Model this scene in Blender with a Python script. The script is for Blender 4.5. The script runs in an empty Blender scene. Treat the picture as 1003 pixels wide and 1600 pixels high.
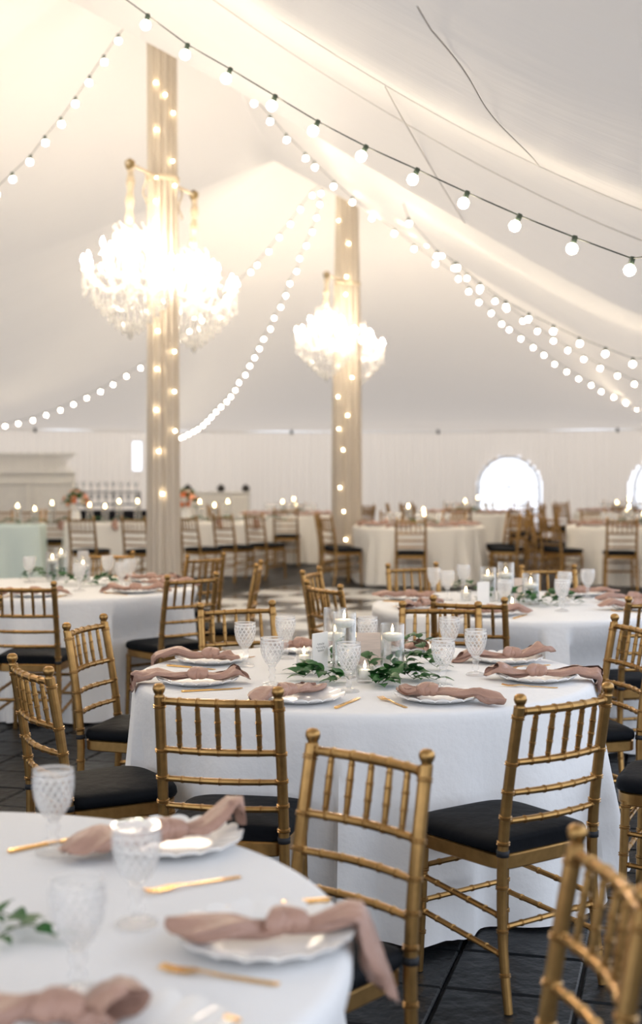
import bpy, math, random
from mathutils import Vector, Matrix, Euler
import numpy as np
rnd = random.Random(7)
PI = math.pi
scene = bpy.context.scene
COL = scene.collection

# ------------------------------------------------------------------ camera, world, exposure
F = 2150.0
EYE = 1.57
TH = math.atan(72 / F)
cam_d = bpy.data.cameras.new('camera')
cam_d.sensor_fit = 'VERTICAL'
cam_d.sensor_height = 36.0
cam_d.lens = 36.0 * F / 1600
cam_d.clip_start = 0.05
cam_d.clip_end = 200
cam_d.dof.use_dof = True
cam_d.dof.focus_distance = 4.85
cam_d.dof.aperture_fstop = 2.2
cam = bpy.data.objects.new('camera', cam_d)
COL.objects.link(cam)
cam.location = (0, 0, EYE)
cam.rotation_euler = (PI / 2 - TH, 0, 0)
scene.camera = cam

world = bpy.data.worlds.new('daylight')
scene.world = world
world.use_nodes = True
wn = world.node_tree.nodes
wl = world.node_tree.links
bg = wn['Background']
tc = wn.new('ShaderNodeTexCoord')
sx = wn.new('ShaderNodeSeparateXYZ')
cr = wn.new('ShaderNodeValToRGB')
wl.new(tc.outputs['Generated'], sx.inputs[0])
wl.new(sx.outputs['Z'], cr.inputs[0])
cr.color_ramp.elements[0].color = (0.745, 0.79, 0.875, 1)
cr.color_ramp.elements[1].color = (0.70, 0.80, 0.97, 1)
wl.new(cr.outputs[0], bg.inputs[0])
bg.inputs[1].default_value = 1.2

scene.view_settings.view_transform = 'Standard'
scene.view_settings.look = 'None'
scene.view_settings.gamma = 1
scene.view_settings.use_curve_mapping = False
scene.view_settings.exposure = 1.0
scene.cycles.max_bounces = 8
scene.cycles.transparent_max_bounces = 24
scene.cycles.sample_clamp_indirect = 6.0

STRING_L = 30.0
CHAND_L = 165.0
FAIRY_L = 22.0
FLAME_L = 20.0

# ------------------------------------------------------------------ pixel helpers
def ray(px, py):
    a = (px - 501.5) / F
    b = (800 - py) / F
    return Vector((a, math.cos(TH) + b * math.sin(TH), -math.sin(TH) + b * math.cos(TH)))
def at(px, py, z):
    d = ray(px, py)
    return Vector((0, 0, EYE)) + d * ((z - EYE) / d.z)
def atd(px, py, depth):
    d = ray(px, py)
    return Vector((0, 0, EYE)) + d * (depth / d.y)

# ------------------------------------------------------------------ materials
MATS = {}
def mat(name, col, rough=0.5, metal=0.0, noise=0.0, nscale=8.0, bump=0.0, bscale=40.0, spec=0.5, sheen=0.0, stretch=None):
    m = bpy.data.materials.new(name)
    m.use_nodes = True
    nt = m.node_tree
    p = nt.nodes['Principled BSDF']
    p.inputs['Base Color'].default_value = (*col, 1)
    p.inputs['Roughness'].default_value = rough
    p.inputs['Metallic'].default_value = metal
    p.inputs['Specular IOR Level'].default_value = spec
    if sheen:
        p.inputs['Sheen Weight'].default_value = sheen
    co = nt.nodes.new('ShaderNodeTexCoord')
    mp = nt.nodes.new('ShaderNodeMapping')
    nt.links.new(co.outputs['Object'], mp.inputs[0])
    if stretch:
        mp.inputs['Scale'].default_value = stretch
    if noise:
        n = nt.nodes.new('ShaderNodeTexNoise')
        n.inputs['Scale'].default_value = nscale
        n.inputs['Detail'].default_value = 4
        nt.links.new(mp.outputs[0], n.inputs['Vector'])
        r = nt.nodes.new('ShaderNodeValToRGB')
        r.color_ramp.elements[0].position = 0.3
        r.color_ramp.elements[1].position = 0.7
        r.color_ramp.elements[0].color = (*[max(0, c * (1 - noise)) for c in col], 1)
        r.color_ramp.elements[1].color = (*[min(1, c * (1 + noise)) for c in col], 1)
        nt.links.new(n.outputs['Fac'], r.inputs[0])
        nt.links.new(r.outputs[0], p.inputs['Base Color'])
    if bump:
        n2 = nt.nodes.new('ShaderNodeTexNoise')
        n2.inputs['Scale'].default_value = bscale
        n2.inputs['Detail'].default_value = 3
        nt.links.new(mp.outputs[0], n2.inputs['Vector'])
        b = nt.nodes.new('ShaderNodeBump')
        b.inputs['Strength'].default_value = bump
        b.inputs['Distance'].default_value = 0.02
        nt.links.new(n2.outputs['Fac'], b.inputs['Height'])
        nt.links.new(b.outputs[0], p.inputs['Normal'])
    MATS[name] = m
    return m
def emat(name, col, strength):
    m = bpy.data.materials.new(name)
    m.use_nodes = True
    nt = m.node_tree
    nt.nodes.clear()
    e = nt.nodes.new('ShaderNodeEmission')
    e.inputs[0].default_value = (*col, 1)
    e.inputs[1].default_value = strength
    o = nt.nodes.new('ShaderNodeOutputMaterial')
    nt.links.new(e.outputs[0], o.inputs[0])
    MATS[name] = m
    return m
def glassmat(name, milky, gloss, rough, tint=(1, 1, 1), fres=1.45):
    """thin clear glass: see-through, a surface gloss and a little whitish scatter from the pressed relief"""
    m = bpy.data.materials.new(name)
    m.use_nodes = True
    nt = m.node_tree
    nt.nodes.clear()
    N = nt.nodes.new
    tr = N('ShaderNodeBsdfTransparent'); tr.inputs[0].default_value = (*tint, 1)
    df = N('ShaderNodeBsdfDiffuse'); df.inputs[0].default_value = (0.92, 0.92, 0.92, 1)
    tl = N('ShaderNodeBsdfTranslucent'); tl.inputs[0].default_value = (0.92, 0.92, 0.92, 1)
    gl = N('ShaderNodeBsdfGlossy'); gl.inputs['Roughness'].default_value = rough
    m1 = N('ShaderNodeMixShader'); m1.inputs[0].default_value = 0.55
    nt.links.new(df.outputs[0], m1.inputs[1]); nt.links.new(tl.outputs[0], m1.inputs[2])
    m2 = N('ShaderNodeMixShader'); m2.inputs[0].default_value = milky
    nt.links.new(tr.outputs[0], m2.inputs[1]); nt.links.new(m1.outputs[0], m2.inputs[2])
    lw = N('ShaderNodeLayerWeight'); lw.inputs['Blend'].default_value = 0.28 if fres > 1.4 else 0.12
    mu = N('ShaderNodeMath'); mu.operation = 'MULTIPLY'; mu.inputs[1].default_value = gloss
    mu.use_clamp = True
    nt.links.new(lw.outputs['Facing'], mu.inputs[0])
    m3 = N('ShaderNodeMixShader')
    nt.links.new(mu.outputs[0], m3.inputs[0]); nt.links.new(m2.outputs[0], m3.inputs[1]); nt.links.new(gl.outputs[0], m3.inputs[2])
    o = N('ShaderNodeOutputMaterial')
    nt.links.new(m3.outputs[0], o.inputs[0])
    MATS[name] = m
    return m
def fabricmat(name, col, trans, bump=0.0, bscale=3.0, stretch=(1, 1, 1), rough_gloss=0.0, tcol=None):
    """thin cloth: diffuse plus light coming through"""
    m = bpy.data.materials.new(name)
    m.use_nodes = True
    nt = m.node_tree
    nt.nodes.clear()
    N = nt.nodes.new
    df = N('ShaderNodeBsdfDiffuse'); df.inputs[0].default_value = (*col, 1)
    tl = N('ShaderNodeBsdfTranslucent'); tl.inputs[0].default_value = (*(tcol or col), 1)
    mx = N('ShaderNodeMixShader'); mx.inputs[0].default_value = trans
    nt.links.new(df.outputs[0], mx.inputs[1]); nt.links.new(tl.outputs[0], mx.inputs[2])
    out = mx
    if rough_gloss:
        gl = N('ShaderNodeBsdfGlossy'); gl.inputs['Roughness'].default_value = 0.42
        gl.inputs[0].default_value = (1, 1, 1, 1)
        m2 = N('ShaderNodeMixShader'); m2.inputs[0].default_value = rough_gloss
        nt.links.new(mx.outputs[0], m2.inputs[1]); nt.links.new(gl.outputs[0], m2.inputs[2])
        out = m2
    if bump:
        co = N('ShaderNodeTexCoord'); mp = N('ShaderNodeMapping'); mp.inputs['Scale'].default_value = stretch
        nz = N('ShaderNodeTexNoise'); nz.inputs['Scale'].default_value = bscale; nz.inputs['Detail'].default_value = 3
        b = N('ShaderNodeBump'); b.inputs['Strength'].default_value = bump; b.inputs['Distance'].default_value = 0.05
        nt.links.new(co.outputs['Object'], mp.inputs[0]); nt.links.new(mp.outputs[0], nz.inputs['Vector'])
        nt.links.new(nz.outputs['Fac'], b.inputs['Height'])
        nt.links.new(b.outputs[0], df.inputs['Normal'])
        if rough_gloss:
            nt.links.new(b.outputs[0], gl.inputs['Normal'])
    o = N('ShaderNodeOutputMaterial')
    nt.links.new(out.outputs[0], o.inputs[0])
    MATS[name] = m
    return m

mat('gold_paint', (0.37, 0.215, 0.075), 0.31, 0.9, noise=0.16, nscale=30)
mat('gold_metal', (0.83, 0.50, 0.17), 0.24, 1.0, noise=0.05)
mat('black_cushion', (0.004, 0.005, 0.007), 0.65, noise=0.3, nscale=5, bump=0.35, bscale=14, spec=0.1)
mat('black_strap', (0.008, 0.009, 0.012), 0.7)
mat('white_china', (0.86, 0.85, 0.83), 0.14, noise=0.02)
mat('mauve_satin', (0.40, 0.238, 0.18), 0.38, noise=0.08, nscale=14, bump=0.25, bscale=60)
mat('wax', (0.9, 0.87, 0.8), 0.45, noise=0.02)
mat('leaf', (0.022, 0.105, 0.022), 0.45, noise=0.45, nscale=22, spec=0.3)
mat('stem', (0.07, 0.11, 0.04), 0.6, noise=0.2)
mat('card_white', (0.82, 0.8, 0.77), 0.5, noise=0.02)
mat('card_wood', (0.70, 0.58, 0.50), 0.6, noise=0.10, nscale=9, stretch=(1, 1, 14))
mat('ink', (0.12, 0.11, 0.10), 0.6, noise=0.1)
mat('socket_green', (0.035, 0.055, 0.04), 0.5, noise=0.1)
mat('wire_green', (0.025, 0.035, 0.028), 0.6, noise=0.1)
mat('slate', (0.009, 0.011, 0.013), 0.36, noise=0.5, nscale=5, bump=0.5, bscale=16, spec=0.14)
mat('grout', (0.006, 0.006, 0.007), 0.85, noise=0.3)
mat('dance_white', (0.72, 0.72, 0.70), 0.22, noise=0.03)
mat('dance_black', (0.02, 0.02, 0.022), 0.2, noise=0.1)
mat('dark_metal', (0.05, 0.045, 0.04), 0.5, 0.6, noise=0.1)
mat('brass_metal', (0.33, 0.24, 0.12), 0.4, 0.8, noise=0.15)
mat('white_wood', (0.80, 0.77, 0.71), 0.45, noise=0.03)
mat('window_frame', (0.82, 0.84, 0.88), 0.5, noise=0.02)
mat('table_ply', (0.42, 0.3, 0.18), 0.6, noise=0.2)
mat('rose_peach', (0.80, 0.40, 0.25), 0.6, noise=0.15)
mat('rose_orange', (0.70, 0.20, 0.07), 0.6, noise=0.15)
mat('rose_cream', (0.85, 0.74, 0.60), 0.6, noise=0.08)
mat('petal_white', (0.86, 0.85, 0.8), 0.6, noise=0.05)
mat('rope_beige', (0.62, 0.52, 0.38), 0.8, noise=0.2, nscale=30)
mat('dark_chair', (0.05, 0.055, 0.065), 0.4, noise=0.1)
fabricmat('tent', (0.87, 0.83, 0.775), 0.24, bump=0.35, bscale=1.3, stretch=(1, 3.5, 1), rough_gloss=0.05, tcol=(0.98, 0.82, 0.665))
fabricmat('seam', (0.80, 0.775, 0.74), 0.3)
fabricmat('curtain', (0.86, 0.83, 0.80), 0.38, tcol=(0.97, 0.81, 0.65))
fabricmat('cloth', (0.84, 0.84, 0.84), 0.06, bump=0.08, bscale=30)
fabricmat('cloth_ivory', (0.86, 0.83, 0.77), 0.06, bump=0.08, bscale=30)
fabricmat('cloth_mint', (0.74, 0.86, 0.82), 0.06, bump=0.08, bscale=30)
fabricmat('cloth_black', (0.02, 0.02, 0.025), 0.02)
fabricmat('pole_sheer', (0.67, 0.60, 0.505), 0.35, rough_gloss=0.06)
glassmat('goblet', 0.13, 0.6, 0.08, tint=(0.985, 0.985, 0.985))
glassmat('goblet_cut', 0.62, 0.7, 0.12, tint=(0.985, 0.985, 0.985))
glassmat('clear_glass', 0.035, 1.0, 0.03, tint=(0.985, 0.99, 0.99))
glassmat('water', 0.02, 0.5, 0.03, tint=(0.95, 0.965, 0.96), fres=1.33)
glassmat('crystal', 0.32, 0.8, 0.08, tint=(0.98, 0.97, 0.95))
glassmat('pane', 0.02, 0.6, 0.05)
emat('bulb_lit', (1.0, 0.84, 0.62), STRING_L)
emat('chand_bulb', (1.0, 0.85, 0.66), CHAND_L)
emat('fairy_bulb', (1.0, 0.78, 0.48), FAIRY_L)
emat('flame', (1.0, 0.70, 0.34), FLAME_L)

# ------------------------------------------------------------------ mesh helpers
class MB:
    def __init__(s):
        s.v = []; s.f = []
    def add(s, vs, fs):
        o = len(s.v)
        s.v += [tuple(v) for v in vs]
        s.f += [tuple(i + o for i in f) for f in fs]
        return s
    def box(s, c, d, rz=0.0):
        cx, cy, cz = c; x, y, z = d[0] / 2, d[1] / 2, d[2] / 2
        co, si = math.cos(rz), math.sin(rz)
        vs = []
        for X, Y, Z in ((-x, -y, -z), (x, -y, -z), (x, y, -z), (-x, y, -z), (-x, -y, z), (x, -y, z), (x, y, z), (-x, y, z)):
            vs.append((cx + X * co - Y * si, cy + X * si + Y * co, cz + Z))
        return s.add(vs, [(0, 3, 2, 1), (4, 5, 6, 7), (0, 1, 5, 4), (1, 2, 6, 5), (2, 3, 7, 6), (3, 0, 4, 7)])
    def sweep(s, pts, rad, n=8, cap=True):
        pts = [Vector(p) for p in pts]
        m = len(pts)
        if not hasattr(rad, '__len__'):
            rad = [rad] * m
        vs = []; fs = []
        t0 = (pts[-1] - pts[0]).normalized()
        ref = Vector((0, 0, 1)) if abs(t0.z) < 0.85 else Vector((0, 1, 0))
        for i in range(m):
            t = (pts[min(i + 1, m - 1)] - pts[max(i - 1, 0)])
            if t.length < 1e-9:
                t = t0
            t.normalize()
            a = t.cross(ref)
            if a.length < 1e-6: a = Vector((1, 0, 0))
            a.normalize(); b = a.cross(t)
            for k in range(n):
                q = 2 * PI * k / n
                vs.append(pts[i] + a * (rad[i] * math.cos(q)) + b * (rad[i] * math.sin(q)))
        for i in range(m - 1):
            for k in range(n):
                fs.append((i * n + k, i * n + (k + 1) % n, (i + 1) * n + (k + 1) % n, (i + 1) * n + k))
        if cap:
            fs.append(tuple(range(n - 1, -1, -1)))
            fs.append(tuple((m - 1) * n + k for k in range(n)))
        return s.add(vs, fs)
    def lathe(s, prof, n=24, fn=None, c=(0, 0, 0)):
        """prof: list of (r, z); fn(theta, i, r, z) -> (r, z) for relief"""
        vs = []; fs = []
        m = len(prof)
        for i, (r, z) in enumerate(prof):
            for k in range(n):
                q = 2 * PI * k / n
                rr, zz = (r, z) if fn is None else fn(q, i, r, z)
                vs.append((c[0] + rr * math.cos(q), c[1] + rr * math.sin(q), c[2] + zz))
        for i in range(m - 1):
            for k in range(n):
                fs.append((i * n + k, i * n + (k + 1) % n, (i + 1) * n + (k + 1) % n, (i + 1) * n + k))
        if prof[0][0] > 1e-5: fs.append(tuple(range(n - 1, -1, -1)))
        if prof[-1][0] > 1e-5: fs.append(tuple((m - 1) * n + k for k in range(n)))
        return s.add(vs, fs)
    def mesh(s, name, m, smooth=True, sharp=None):
        me = bpy.data.meshes.new(name)
        me.from_pydata(s.v, [], s.f)
        me.update()
        if m: me.materials.append(MATS[m])
        if smooth:
            me.polygons.foreach_set('use_smooth', [True] * len(me.polygons))
            if sharp:
                me.set_sharp_from_angle(angle=math.radians(sharp))
        return me
    def build(s, name, m, parent=None, smooth=True, sharp=40, loc=None, rz=0.0):
        return link(name, s.mesh(name, m, smooth, sharp), parent, loc, rz)

def link(name, me, parent=None, loc=None, rz=0.0):
    o = bpy.data.objects.new(name, me)
    COL.objects.link(o)
    if parent: o.parent = parent
    if loc is not None: o.location = loc
    if rz: o.rotation_euler = (0, 0, rz)
    return o
def tag(o, label=None, cat=None, group=None, kind=None):
    if label: o['label'] = label
    if cat: o['category'] = cat
    if group: o['group'] = group
    if kind: o['kind'] = kind
    return o
def thing(name, loc, label, cat, group=None, rz=0.0):
    o = bpy.data.objects.new(name, None)
    o.empty_display_size = 0.1
    COL.objects.link(o)
    o.location = loc
    o.rotation_euler = (0, 0, rz)
    return tag(o, label, cat, group)
def parts(root, plist):
    """plist: list of (name, mesh, [subparts], loc, rot)"""
    for p in plist:
        o = link(p[0], p[1], root)
        if len(p) > 3 and p[3] is not None: o.location = p[3]
        if len(p) > 4 and p[4] is not None: o.rotation_euler = p[4]
        for q in (p[2] if len(p) > 2 and p[2] else []):
            c = link(q[0], q[1], o)
            if len(q) > 2: c.location = q[2]
def lerp(a, b, t): return a + (b - a) * t
def prof(tab, x):
    if x <= tab[0][0]: return tab[0][1]
    for (x0, y0), (x1, y1) in zip(tab, tab[1:]):
        if x <= x1:
            return y0 + (y1 - y0) * (x - x0) / (x1 - x0)
    return tab[-1][1]
def ico(r, sub=1):
    import bmesh
    bm = bmesh.new()
    bmesh.ops.create_icosphere(bm, subdivisions=sub, radius=r)
    v = [tuple(x.co) for x in bm.verts]; f = [tuple(y.index for y in x.verts) for x in bm.faces]
    bm.free()
    return v, f

# ------------------------------------------------------------------ tent frame of reference
BX, BY = -1.43, 12.5                       # foot of the thick draped pole
AX = Vector((0.2554, 0.9668, 0)); RX = Vector((0.9668, -0.2554, 0))
def uv(x, y):
    dx, dy = x - BX, y - BY
    return dx * AX.x + dy * AX.y, dx * RX.x + dy * RX.y
def xy(u, v):
    return BX + u * AX.x + v * RX.x, BY + u * AX.y + v * RX.y
U_RIDGE = [-11.0, -5.11, 0.0, 6.93]
WR, WL = 5.3, 10.0
def y_wall(x):
    return 29.5 - 2.2 * min(1.6, (x / 6.5) ** 2)
def u_wall(v):
    u = 16.0
    for _ in range(12):
        x, y = xy(u, v)
        u += (y_wall(x) - y) / AX.y
    return u
RIDGE = [(0, 6.6), (0.4, 6.0), (1, 5.2), (1.7, 4.5), (2.5, 3.86), (3.5, 3.2), (4.4, 2.74), (5.3, 2.42)]
VALLEY = [(0, 5.06), (0.7, 4.66), (1.34, 4.29), (2, 3.9), (3, 3.28), (4.3, 2.52), (5.3, 2.3)]
EAVE = 2.3
def canopy(u, v):
    s = (v / WR if v >= 0 else -v / WL) * 5.3
    uc = U_RIDGE[-1]
    if u <= uc:
        if u < U_RIDGE[0]:
            a = min(1.0, (U_RIDGE[0] - u) / 3.0)
        else:
            a = 0
            for u0, u1 in zip(U_RIDGE, U_RIDGE[1:]):
                if u0 <= u <= u1:
                    t = (u - u0) / (u1 - u0)
                    a = 1 - abs(2 * t - 1)
        a = a ** 0.85
        return lerp(prof(RIDGE, s), prof(VALLEY, s), a)
    te = (u - uc) / max(0.5, (u_wall(v) - uc)) * 5.3
    q = (s ** 3.0 + te ** 3.0) ** (1 / 3.0)
    # blend from the ridge profile into the hip end
    return max(EAVE, prof(RIDGE, min(q, 5.3))) if te < 5.29 else EAVE
# smooth the piecewise profiles so that the liner hangs in curves
def smooth_tab(tab):
    xs = np.linspace(0, 5.3, 107)
    ys = np.array([prof(tab, x) for x in xs])
    for _ in range(60):
        ys[1:-1] = 0.25 * ys[:-2] + 0.5 * ys[1:-1] + 0.25 * ys[2:]
    return list(zip(xs.tolist(), ys.tolist()))
RIDGE = smooth_tab(RIDGE); VALLEY = smooth_tab(VALLEY)

# ------------------------------------------------------------------ ceiling (tent liner)
us = []
for u0, u1 in zip([-14.0] + U_RIDGE, U_RIDGE):
    k = 22
    us += [u0 + (u1 - u0) * i / k for i in range(k)]
ends = 34
vs_ = [-WL + WL * i / 40 for i in range(40)] + [WR * i / 40 for i in range(41)]
rows = []
for u in us:
    rows.append([(u, v) for v in vs_])
for i in range(ends + 1):
    rows.append([(lerp(U_RIDGE[-1], u_wall(v), i / ends), v) for v in vs_])
mb = MB()
V = []
for r in rows:
    for (u, v) in r:
        x, y = xy(u, v)
        # fine hanging folds that run down the slope
        z = canopy(u, v) + 0.012 * math.sin(u * 5.0 + 0.6 * math.sin(v * 1.3)) * min(1, abs(v) / 2)
        V.append((x, y, z))
n = len(vs_)
mb.add(V, [(i * n + j, i * n + j + 1, (i + 1) * n + j + 1, (i + 1) * n + j) for i in range(len(rows) - 1) for j in range(n - 1)])
ceiling = tag(mb.build('ceiling', 'tent', smooth=True, sharp=50), 'white fabric tent liner rising to peaks over the poles', kind='structure')
def on_canopy(px, py, d0, d1, drop=0.03):
    best = None
    for i in range(400):
        d = lerp(d0, d1, i / 399)
        p = atd(px, py, d)
        u, v = uv(p.x, p.y)
        if -WL < v < WR and p.z > canopy(u, v) - drop:
            return p
    return None
def seam(pts, r, nm='seam'):
    s = MB(); s.sweep(pts, r, 6)
    return s.build(nm, 'seam', ceiling)
# rope along the nearer ridge and the stitched seams of the liner
seam([Vector((*xy(U_RIDGE[1], v), canopy(U_RIDGE[1], v) - 0.006)) for v in np.linspace(0.1, WR, 40)], 0.008)
seam([Vector((*xy(U_RIDGE[1] + 0.55, v), canopy(U_RIDGE[1] + 0.55, v) - 0.006)) for v in np.linspace(1.5, WR, 40)], 0.004)
def slope_seam(v0, u0, u1, r=0.0035, wob=0.0):
    seam([Vector((*xy(lerp(u0, u1, t), v0 + wob * math.sin(9 * t)), canopy(lerp(u0, u1, t), v0 + wob * math.sin(9 * t)) - 0.016)) for t in np.linspace(0, 1, 40)], r)
slope_seam(3.15, -5.1, -2.6)
slope_seam(3.9, -8.2, -5.2, 0.0025, 0.02)

# ------------------------------------------------------------------ floor
flo = MB()
flo.box((-1.5, 12, -0.06), (34, 48, 0.08))
floor = tag(flo.build('floor', 'grout', smooth=False), 'dark grey slate tile floor', kind='structure')
TU, TV = 0.335, 0.40
tile = MB()
hx, hy = TV / 2 - 0.006, TU / 2 - 0.006
b = 0.006
tile.add([(-hx, -hy, -0.02), (hx, -hy, -0.02), (hx, hy, -0.02), (-hx, hy, -0.02), (-hx, -hy, -b), (hx, -hy, -b), (hx, hy, -b), (-hx, hy, -b),
          (-hx + b, -hy + b, 0), (hx - b, -hy + b, 0), (hx - b, hy - b, 0), (-hx + b, hy - b, 0)],
         [(0, 1, 5, 4), (1, 2, 6, 5), (2, 3, 7, 6), (3, 0, 4, 7), (4, 5, 9, 8), (5, 6, 10, 9), (6, 7, 11, 10), (7, 4, 8, 11), (8, 9, 10, 11)])
tile_me = tile.mesh('tile', 'slate', smooth=False)
# joints fitted on the corner seen at pixel (692, 1542)
c0 = at(692, 1542, 0); cu, cv = uv(c0.x, c0.y)
ang = math.atan2(RX.y, RX.x)
cells = []
for i in range(-40, 62):
    for j in range(-42, 26):
        u = cu + (i + 0.5) * TU
        v = cv + (j + (0.5 if i % 2 else 0.0)) * TV - TV / 2 * (1 if i % 2 == 0 else 0)
        x, y = xy(u, v)
        if y < -0.5 or y > 30.5 or v < -WL - 0.5 or v > WR + 1.2 or y > y_wall(x) + 0.5: continue
        inview = abs(x) < 0.2335 * y + 0.35 and y > 3.4
        cells.append((0 if inview else 1, y, x, u, v))
cells.sort()
DANCE = (-4.9, 5.35, -0.05, 4.35)       # u0,u1,v0,v1 filled below after the checker is laid out
rest = MB()
cnt = 0
for flag, y, x, u, v in cells:
    dz = rnd.uniform(-0.003, 0.0)
    if cnt < 290 and flag == 0:
        t = link('tile', tile_me, floor, (x, y, dz), ang + rnd.uniform(-0.006, 0.006))
        cnt += 1
    else:
        co, si = math.cos(ang), math.sin(ang)
        rest.add([(x + a * co - c * si, y + a * si + c * co, dz) for a, c in ((-hx, -hy), (hx, -hy), (hx, hy), (-hx, hy))], [(0, 1, 2, 3)])
tag(rest.build('tile_field', 'slate', floor, smooth=False), kind='stuff')

# checkered dance floor
DS = 0.61
dance = thing('dance_floor', (0, 0, 0), 'black and white checkered dance floor between the round tables', 'dance floor')
sq = MB()
e = DS / 2 - 0.004
sq.box((0, 0, 0.006), (2 * e, 2 * e, 0.014))
sq_w = sq.mesh('square', 'dance_white', smooth=False)
sq_b = sq.mesh('square', 'dance_black', smooth=False)
DA = ang - 0.16
for i in range(-3, 6):
    for j in range(-5, 5):
        lx, ly = (i + 0.5) * DS, (j + 0.5) * DS
        x = -0.05 + lx * math.cos(DA) - ly * math.sin(DA)
        y = 14.3 + lx * math.sin(DA) + ly * math.cos(DA)
        link('square', sq_w if (i + j) % 2 == 0 else sq_b, dance, (x, y, 0), DA)

# ------------------------------------------------------------------ curtain walls
def pleat(name, pts_fn, L, z0, z1, label, hole=None, m='curtain', step=0.035, amp=0.028):
    """pts_fn(s) -> (x, y, nx, ny); s in metres"""
    cols = int(L / step)
    zs = [z0, z0 + 0.02] + [lerp(z0 + 0.02, z1, k / 22) for k in range(1, 23)]
    w = MB(); Vv = []; keep = []
    ph = 0
    for i in range(cols + 1):
        s = i * step
        x, y, nx, ny = pts_fn(s)
        ph += step * (2 * PI / 0.16) * (1 + 0.35 * math.sin(s * 1.7) + 0.2 * math.sin(s * 4.1))
        for z in zs:
            g = amp * (0.55 + 0.45 * (z1 - z) / (z1 - z0)) * math.sin(ph + 0.15 * math.sin(z * 2 + s))
            Vv.append((x + nx * g, y + ny * g, z))
    nz = len(zs)
    fs = []
    for i in range(cols):
        for k in range(nz - 1):
            x, y, _, _ = pts_fn((i + 0.5) * step)
            if hole and hole(x, y, (zs[k] + zs[k + 1]) / 2): continue
            fs.append((i * nz + k, (i + 1) * nz + k, (i + 1) * nz + k + 1, i * nz + k + 1))
    w.add(Vv, fs)
    return tag(w.build(name, m, smooth=True, sharp=None), label, kind='structure')
WINS = [(3.92, 0.65, 1.12), (6.8, 0.65, 1.12)]     # centre x, half width, spring height of the arched windows
def win_hole(x, y, z):
    for cx, hw, sp in WINS:
        if abs(x - cx) < hw and (z < sp or (x - cx) ** 2 + (z - sp) ** 2 < hw * hw): return True
    if abs(x + 3.84) < 0.10 and 1.45 < z < 2.08: return True
    return False
XW0, XW1 = -9.5, 8.4
pleat('wall_back', lambda s: (XW0 + s, y_wall(XW0 + s), 0.0, 1.0), XW1 - XW0, 0.0, EAVE - 0.005, 'white pleated curtain wall with daylight windows', win_hole)
def line_fn(p, q):
    p = Vector(p); q = Vector(q); d = (q - p).normalized()
    return lambda s: (p.x + d.x * s, p.y + d.y * s, -d.y, d.x)
pl, ql = xy(-9, -WL + 0.1), xy(u_wall(-WL + 0.1), -WL + 0.1)
pleat('wall_left', line_fn(pl, ql), (Vector(ql) - Vector(pl)).length, 0, EAVE, 'white pleated curtain along the tent side', step=0.06)
pr, qr = xy(-1.0, WR - 0.1), xy(u_wall(WR - 0.1), WR - 0.1)
pleat('wall_right', line_fn(pr, qr), (Vector(qr) - Vector(pr)).length, 0, EAVE, 'white pleated curtain along the open tent side', step=0.06)
# eave track with small clips
tr = MB()
tr.sweep([(x, y_wall(x) - 0.035, EAVE - 0.015) for x in np.linspace(XW0, XW1, 60)], 0.012, 6)
track = tag(tr.build('trim_1', 'seam'), 'thin curtain track along the eave', kind='structure')
for px in (75, 455, 685, 942):
    x = (px - 501.5) / F * 29
    cl = MB(); cl.sweep([(x, y_wall(x) - 0.05, EAVE - 0.05), (x, y_wall(x) - 0.05, EAVE + 0.03)], 0.03, 8)
    cl.build('clip', 'dark_metal', track)
def arched_window(idx, cx, hw, sp):
    y0 = y_wall(cx) + 0.05
    slope = -2.2 * 2 * cx / 6.5 ** 2
    rz = math.atan(slope)
    fr = MB()
    path = [(-hw, 0, 0.0)] + [(-hw, 0, sp * t) for t in (0.5, 1)] + [(-hw * math.cos(q), 0, sp + hw * math.sin(q)) for q in np.linspace(0, PI, 17)[1:]] + [(hw, 0, sp / 2), (hw, 0, 0)]
    fr.sweep(path, 0.035, 8)
    w = fr.build('window_%d' % idx, 'window_frame', None, loc=(cx, y0, 0), rz=rz)
    tag(w, 'bright arched daylight window with white glazing bars', kind='structure')
    colsx = [-hw, -hw / 2, 0, hw / 2, hw]
    rowsz = [0.03, 0.3, 0.58, 0.85, sp]
    for x in colsx[1:-1]:
        m_ = MB(); m_.box((x, 0, (sp + 0.03) / 2), (0.022, 0.022, sp)); m_.build('muntin', 'window_frame', w, smooth=False)
    for z in rowsz:
        m_ = MB(); m_.box((0, 0, z), (2 * hw, 0.02, 0.022)); m_.build('muntin', 'window_frame', w, smooth=False)
    for q in (PI * 0.25, PI * 0.5, PI * 0.75):
        m_ = MB(); m_.sweep([(0, 0, sp), (hw * math.cos(q), 0, sp + hw * math.sin(q))], 0.011, 6); m_.build('muntin', 'window_frame', w)
    for a, c in zip(colsx, colsx[1:]):
        for d, f_ in zip(rowsz, rowsz[1:]):
            m_ = MB(); m_.add([(a, 0.004, d), (c, 0.004, d), (c, 0.004, f_), (a, 0.004, f_)], [(0, 1, 2, 3)]); m_.build('pane', 'pane', w, smooth=False)
    for k in range(4):
        q = [PI * (k / 4 + t / 16) for t in range(5)]
        m_ = MB(); m_.add([(0, 0.004, sp)] + [(hw * math.cos(z), 0.004, sp + hw * math.sin(z)) for z in q], [(0, 1, 2, 3, 4, 5)]); m_.build('pane', 'pane', w, smooth=False)
for i, wdef in enumerate(WINS): arched_window(i + 1, *wdef)
fr = MB()
y3 = y_wall(-3.84) + 0.04
for c, d in (((-3.945, y3, 1.765), (0.02, 0.02, 0.64)), ((-3.735, y3, 1.765), (0.02, 0.02, 0.64)), ((-3.84, y3, 2.085), (0.23, 0.02, 0.02)), ((-3.84, y3, 1.445), (0.23, 0.02, 0.02))):
    fr.box(c, d)
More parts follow.
